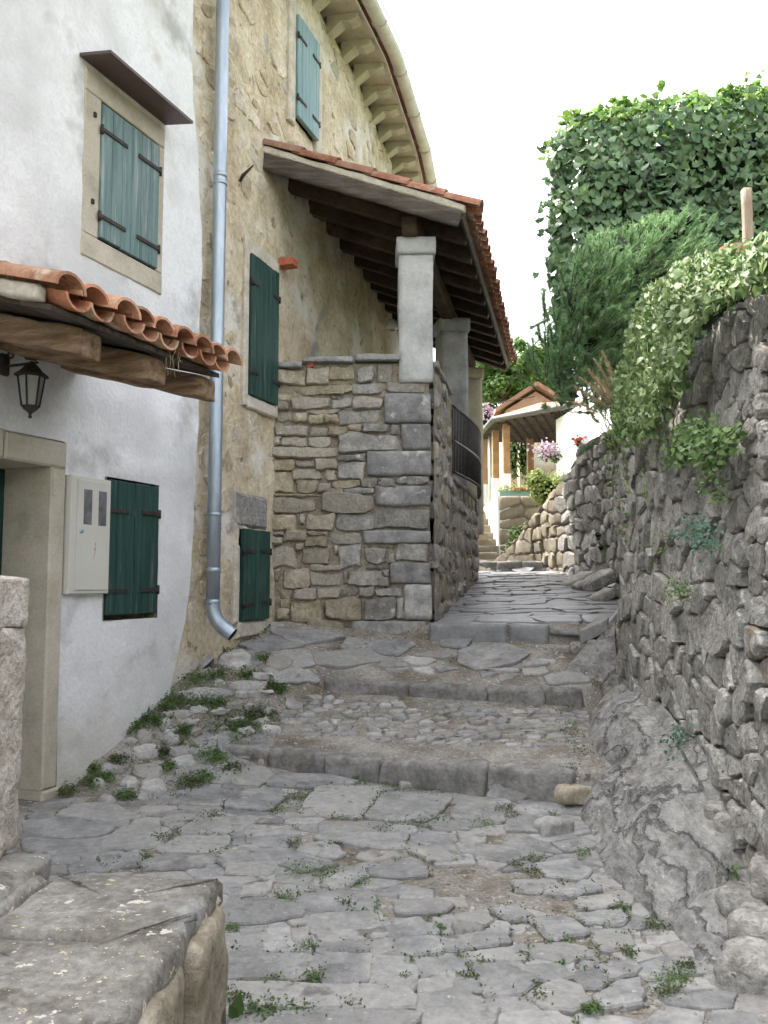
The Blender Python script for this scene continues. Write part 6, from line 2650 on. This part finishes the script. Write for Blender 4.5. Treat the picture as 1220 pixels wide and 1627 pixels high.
# single upright leaf beside the bench wall and gravel
gv_, gf_ = MB(), None
for k in range(2600):
    px, py = rng.uniform(350, 1120), rng.uniform(1040, 1627)
    h = hit(px, py)
    if h is None:
        continue
    if h.x > 1.25:
        continue
    s = rng.uniform(.003, .009) * (1.6 if rng.random() < .12 else 1)
    c = Vector((h.x, h.y, h.z + s * .4))
    vs = [c + Vector((s, 0, 0)) * rng.uniform(.7, 1.3), c + Vector((0, s, 0)), c + Vector((-s, 0, 0)) * rng.uniform(.7, 1.3), c + Vector((0, -s, 0)), c + Vector((0, 0, s * .8))]
    gv_.add(vs, [(0, 1, 4), (1, 2, 4), (2, 3, 4), (3, 0, 4)])
gv_.build('gravel', 'cobble', None, kind='stuff', label='fine stone chips scattered over the lane', cat='gravel')
dk = empty('broad_leaf_weed', G(375, 1618), label='bright green broad leaf standing beside the low foreground wall', cat='weed')
mb = MB()
b0 = G(375, 1622)
add_leaf(mb, b0, Vector((-.2, -1, .2)), Vector((.1, .1, 1)), .085, .05, 'diamond')
add_leaf(mb, b0, Vector((.4, -1, .2)), Vector((-.5, .1, 1)), .055, .035, 'diamond')
mb.build('leaf', 'weed_leaf', dk)
dk2 = empty('seed_stalk', W1.mp(W1.uv(228, 1150)[0], W1.uv(228, 1150)[1], .03), label='dark upright seed stalk against the foot of the white wall', cat='weed')
mb = MB()
b0 = W1.mp(W1.uv(228, 1150)[0], W1.uv(228, 1150)[1], .04)
v, f = tube([b0, b0 + Vector((0, 0, .09))], .003, 5)
mb.add(v, f)
for k in range(40):
    add_leaf(mb, b0 + Vector((0, 0, rng.uniform(.03, .12))), rvec(1), Vector((0, 0, 1)) + rvec(.6), .016, .010, 'diamond')
mb.build('stalk', 'blue_leaf', dk2)

# ================================================================== BACKGROUND
# sunlit steps, planter wall and pavilion at the top of the lane
fst = empty('garden_stairs', (1.9, 15, 1.8), label='narrow flight of stone stairs climbing at the end of the lane', cat='stairs')
nS = 9
for i in range(nS):
    t = i / (nS - 1)
    Y = 14.6 + 3.0 * t
    py = 889 - 87 * t
    a, b = P(752, py, Y), P(792, py, Y)
    o = (a + b) / 2
    v, f = rough_box(lambda p, q, r: Vector((o.x + p, Y + .25 + q, o.z - .14 + r)), (b.x - a.x) / 2, .27, .145, 10, 6, 6, .02, .014, 5, i * 3)
    mk('step', v, f, 'far_stone', fst)
pw = empty('planter_wall', P(830, 890, 15.2), label='low sunlit stone wall beside the garden stairs carrying a planter', cat='wall')
pmap = frame_map((0, 15.4, 0), (1, 0, 0), (0, 0, 1), (0, -1, 0))
x0p, x1p = P(793, 840, 15.4).x, P(915, 840, 15.4).x
zt_p = P(800, 787, 15.4).z
seeds = course_seeds(x0p, x1p, 1.7, zt_p, .34, .22, rng)
for c in voronoi(seeds, [(x0p, 1.6), (x1p, 1.6), (x1p, zt_p), (x0p, zt_p)], 1.3):
    if not c:
        continue
    if area(c) < 0:
        c = c[::-1]
    pl = inset(c, .01)
    if area(pl) < .004:
        continue
    v, f = stone_geo(pl, pmap, -.1, rng.uniform(0, .02), .02, .015, rng, 10, .01)
    mk('stone', v, f, 'far_stone', pw)
box('wall_core', pmap, x0p, x1p, 1.5, zt_p - .01, -.5, -.03, 'mortar', pw)
box('side_face', frame_map((x0p, 15.4, 0), (0, -1, 0), (0, 0, 1), (-1, 0, 0)), -3.0, -.02, 1.5, zt_p - .02, -.2, .02, 'white_paint', pw)
box('terrace_floor', frame_map((0, 0, zt_p - .06), (1, 0, 0), (0, 1, 0), (0, 0, 1)), x0p + .1, 9, 15.6, 24, -.3, 0, 'concrete', pw)
tp_ = empty('trough_planter', P(820, 787, 15.5), label='long pale teal trough planter on the low sunlit wall', cat='planter')
box('trough', frame_map((0, 15.62, 0), (1, 0, 0), (0, 0, 1), (0, -1, 0)), P(795, 785, 15.5).x, P(846, 785, 15.5).x, zt_p, zt_p + .11, -.2, 0, 'teal_planter', tp_)
mb = MB()
for k in range(320):
    p = P(rng.uniform(794, 848), rng.uniform(772, 781), 15.65 + rng.uniform(-.1, .1))
    add_leaf(mb, p, Vector((0, -.3, 1)) + rvec(.6), rvec(1), .05, .035, 'diamond')
mb.build('foliage', 'yellow_leaf', tp_, kind='stuff')
box('rim', frame_map((0, 15.60, 0), (1, 0, 0), (0, 0, 1), (0, -1, 0)), P(818, 785, 15.5).x, P(845, 785, 15.5).x, zt_p + .11, zt_p + .16, -.16, 0, 'brick_red', tp_)

pav = empty('garden_pavilion', (3.2, 18.5, zt_p), label='open garden pavilion with brown underside roof on orange posts', cat='pavilion')
ZR = EYE + 3.42
und = [(2.25, 20.6), (2.36, 17.9), (3.70, 16.5), (6.2, 16.9), (6.2, 20.8)]
V = [Vector((x, y, ZR)) for x, y in und] + [Vector((x, y, ZR + .10)) for x, y in und] + [Vector((4.6, 19.2, ZR + .75)), Vector((3.6, 19.3, ZR + .70))]
n = 5
F = [tuple(range(n))[::-1]] + [(i, (i + 1) % n, n + (i + 1) % n, n + i) for i in range(n)]
mk('ceiling', V[:10], F, 'dark_wood', pav, smooth=False)
mk('roof', V[5:], [(0, 1, 6), (1, 2, 5, 6), (2, 3, 5), (3, 4, 5), (4, 0, 6, 5)], 'old_tile', pav, smooth=False)
for k in range(9):
    a = Vector((2.45, 18.0, ZR - .02)).lerp(Vector((3.7, 16.6, ZR - .02)), k / 8)
    b = a + Vector((.9, 3.0, 0))
    v, f = tube([a, b], .035, 4)
    mk('joist', v, f, 'dark_wood', pav, smooth=False)
v, f = tube([(2.22, 20.6, ZR + .04), (2.33, 17.87, ZR + .04), (3.70, 16.44, ZR + .04), (6.2, 16.85, ZR + .04)], .06, 8)
mk('gutter', v, f, 'grey_gutter', pav)
for (px, pyb, Y) in ((805, 780, 18.2), (788, 795, 19.0), (772, 795, 20.2), (843, 770, 20.0)):
    p = P(px, pyb, Y)
    w = .075
    m = frame_map((p.x, Y, 0), (1, 0, 0), (0, 0, 1), (0, -1, 0))
    box('post', m, -w, w, zt_p + .75, ZR, -w, w, 'orange_post', pav, .01)
    box('post_base', m, -w - .01, w + .01, zt_p - .06, zt_p + .75, -w, w + .01, 'white_paint', pav, .01)
p = P(778, 700, 19.6)
v, f = tube([(p.x, 19.6, zt_p), (p.x, 19.6, ZR)], .045, 8)
mk('downpipe', v, f, 'gutter_metal', pav)
q = P(860, 720, 21.5)
m = frame_map((0, 21.5, 0), (1, 0, 0), (0, 0, 1), (0, -1, 0))
box('back_wall', m, P(825, 720, 21.5).x, 7, zt_p, ZR + .2, -.3, 0, 'old_render', pav)

wh = empty('sunlit_white_house', P(905, 740, 17), label='bright white house wall beyond the curved wall, glowing in the sun', cat='house')
a_, b_ = P(884, 740, 17.2), P(960, 740, 14.6)
wd = Vector((b_.x - a_.x, b_.y - a_.y, 0)).normalized()
m = frame_map((a_.x, a_.y, 0), wd, (0, 0, 1), (wd.y, -wd.x, 0))
box('wall', m, 0, 3.0, 1.5, ZR - .1, -2.0, 0, 'white_paint', wh, .01)
box('window_band', m, 1.2, 1.9, 3.2, 4.2, -.05, .004, 'meter_window', wh, .004)

hb = empty('pink_house', P(830, 650, 26), label='pink rendered gable house behind the pavilion roof', cat='house')
m = frame_map((0, 26, 0), (1, 0, 0), (0, 0, 1), (0, -1, 0))
gx0, gx1 = P(803, 640, 26).x, P(900, 640, 26).x
ge = P(803, 652, 26).z
gk = P(845, 622, 26).z
V = [Vector((gx0, 26, 1)), Vector((gx1, 26, 1)), Vector((gx1, 26, ge)), Vector(((gx0 + gx1) / 2, 26, gk)), Vector((gx0, 26, ge))]
V += [v + Vector((0, 6, 0)) for v in V]
mk('wall', V, [(0, 1, 2, 3, 4), (1, 6, 7, 2), (5, 0, 4, 9), (6, 5, 9, 8, 7)], 'pink_render', hb, smooth=False)
mx = (gx0 + gx1) / 2
R_ = [Vector((gx0 - .35, 25.7, ge - .12)), Vector((mx, 25.7, gk + .12)), Vector((gx1 + .35, 25.7, ge - .12))]
R2 = [v + Vector((0, 6.6, 0)) for v in R_]
up = Vector((0, 0, .14))
V = R_ + R2 + [v + up for v in R_ + R2]
mk('roof', V, [(0, 1, 4, 3)[::-1], (1, 2, 5, 4)[::-1], (6, 7, 10, 9), (7, 8, 11, 10), (0, 1, 7, 6), (1, 2, 8, 7), (0, 6, 9, 3), (2, 5, 11, 8)], 'old_tile', hb, smooth=False)


def bush(name, label, cat, cs, material, n, L, Y, stem='bark', group=None):
    e = empty(name, P(cs[0][0], cs[0][1] + cs[0][3], Y), label=label, cat=cat, group=group)
    mb, co = MB(), MB()
    for (px, py, rx, ry) in cs:
        c = P(px, py, Y)
        k = Y / FPX
        blob(co, c, (rx * k * .6, rx * k * .6, ry * k * .6), seed=px)
        for _ in range(n):
            d = rvec(1).normalized()
            s = rng.uniform(.55, 1.08)
            p = c + Vector((d.x * rx * k * s, d.y * rx * k * s, d.z * ry * k * s))
            add_leaf(mb, p, d + Vector((0, 0, .5)) + rvec(.5), rvec(1) + Vector((0, 0, -.3)), L * rng.uniform(.6, 1.3), L * .6, 'diamond')
    co.build('inner_shade', 'plant_core', e, kind='stuff')
    mb.build('foliage', material, e, kind='stuff')
    c = P(cs[0][0], cs[0][1], Y)
    b = P(cs[0][0], cs[0][1] + cs[0][3] * 1.15, Y)
    v, f = tube([b, c], .02, 6)
    mk('stem', v, f, stem, e)
    return e


bush('yellow_shrub', 'yellow-green sunlit shrub hanging over the low wall in the distance', 'shrub', [(868, 780, 28, 24), (890, 775, 24, 26), (855, 765, 18, 20), (880, 800, 20, 12)], 'yellow_leaf', 420, .085, 14.6)
bush('border_fern', 'green fern tuft at the foot of the far steps', 'fern', [(822, 858, 15, 24), (815, 875, 12, 14), (838, 845, 10, 12)], 'weed_leaf', 200, .09, 14.4)
fb = bush('flower_basket', 'pink and violet flowers spilling from a basket on the white wall', 'flowers', [(868, 718, 18, 14), (883, 725, 10, 9)], 'weed_leaf', 160, .06, 15.6)
mb = MB()
for k in range(150):
    p = P(868 + rng.gauss(0, 10), 714 + rng.gauss(0, 7), 15.45 + rng.uniform(-.2, .1))
    add_leaf(mb, p, Vector((-.2, -1, .4)) + rvec(.4), rvec(1), .05, .05, 'diamond')
mb.build('blossom', 'petal_pink', fb, kind='stuff')
rb = bush('red_flower_bush', 'small bush with red blooms on the far wall top', 'flowers', [(918, 700, 8, 8)], 'weed_leaf', 60, .05, 12.2)
mb = MB()
for k in range(14):
    add_leaf(mb, P(918 + rng.gauss(0, 5), 698 + rng.gauss(0, 4), 12.1), Vector((-.2, -1, .4)) + rvec(.4), rvec(1), .05, .05, 'diamond')
mb.build('blossom', 'petal_red', rb, kind='stuff')
bush('oleander_bush', 'pale pink flowering bush beside the far columns', 'bush', [(772, 665, 14, 26), (780, 700, 10, 22)], 'petal_pink', 160, .12, 22.5)
bush('garden_shrub', 'green garden shrub behind the pavilion posts', 'shrub', [(772, 735, 12, 40), (815, 725, 10, 40), (832, 720, 10, 45)], 'weed_leaf', 260, .12, 21.0)
bush('wall_herb', 'small weed trailing at the end of the far curved wall', 'weed', [(950, 850, 8, 7), (955, 870, 6, 8)], 'variegated_leaf', 40, .03, 9.6)


def tree(label, px, py, Y, rx, ry, n, L, material='tree_leaf', seed=0):
    c = P(px, py, Y)
    k = Y / FPX
    e = empty('tree', (c.x, Y, 1.0), label=label, cat='tree', group='trees behind the lane')
    R1, R2_ = rx * k, ry * k
    cl = [c + Vector((rng.uniform(-1, 1) * R1 * .7, rng.uniform(-1, 1) * R1 * .7, rng.uniform(-.8, .85) * R2_ * .75)) for _ in range(46)]
    mb = MB()
    for q in cl:
        r = R1 * rng.uniform(.17, .33)
        for _ in range(n):
            d = rvec(1).normalized()
            p = q + d * r * rng.random() ** .4
            add_leaf(mb, p, d + Vector((0, 0, .6)) + rvec(.5), rvec(1), L * rng.uniform(.6, 1.3), L * .6, 'diamond')
    mb.build('crown', material, e, kind='stuff')
    tk = MB()
    base_ = Vector((c.x, Y, .9))
    mid = c - Vector((0, 0, R2_ * .5))
    v, f = tube([base_, (base_ + mid) / 2 + Vector((.1, 0, 0)), mid, c], [R1 * .09, R1 * .075, R1 * .06, R1 * .03], 8)
    tk.add(v, f)
    for q in cl[::3]:
        v, f = tube([mid, mid.lerp(q, .55) + Vector((0, 0, -.1)), q], [R1 * .04, R1 * .025, R1 * .008], 6)
        tk.add(v, f)
    tk.build('trunk', 'bark', e)
    return e


tree('unseen tree added behind the stone house to dapple the sunlight', 520, 500, 16.2, 150, 150, 90, .13)  # hidden by the house; added to dapple the sun at the lane's end
tree('light green tree above the far porch columns and pink house', 800, 605, 33, 62, 62, 190, .20)
tree('taller green tree partly hidden behind the dark conifer', 860, 585, 36, 55, 62, 170, .22)
tree('distant low tree behind the pavilion roof on the left', 745, 690, 38, 50, 60, 150, .22)
# thin overhead wire
v, f = tube([P(700, 648, 24), P(740, 647, 24), P(790, 640, 24), P(850, 630, 24)], .012, 5)
mk('overhead_wire', v, f, 'iron', None, label='thin wire strung across in front of the distant trees', cat='wire')
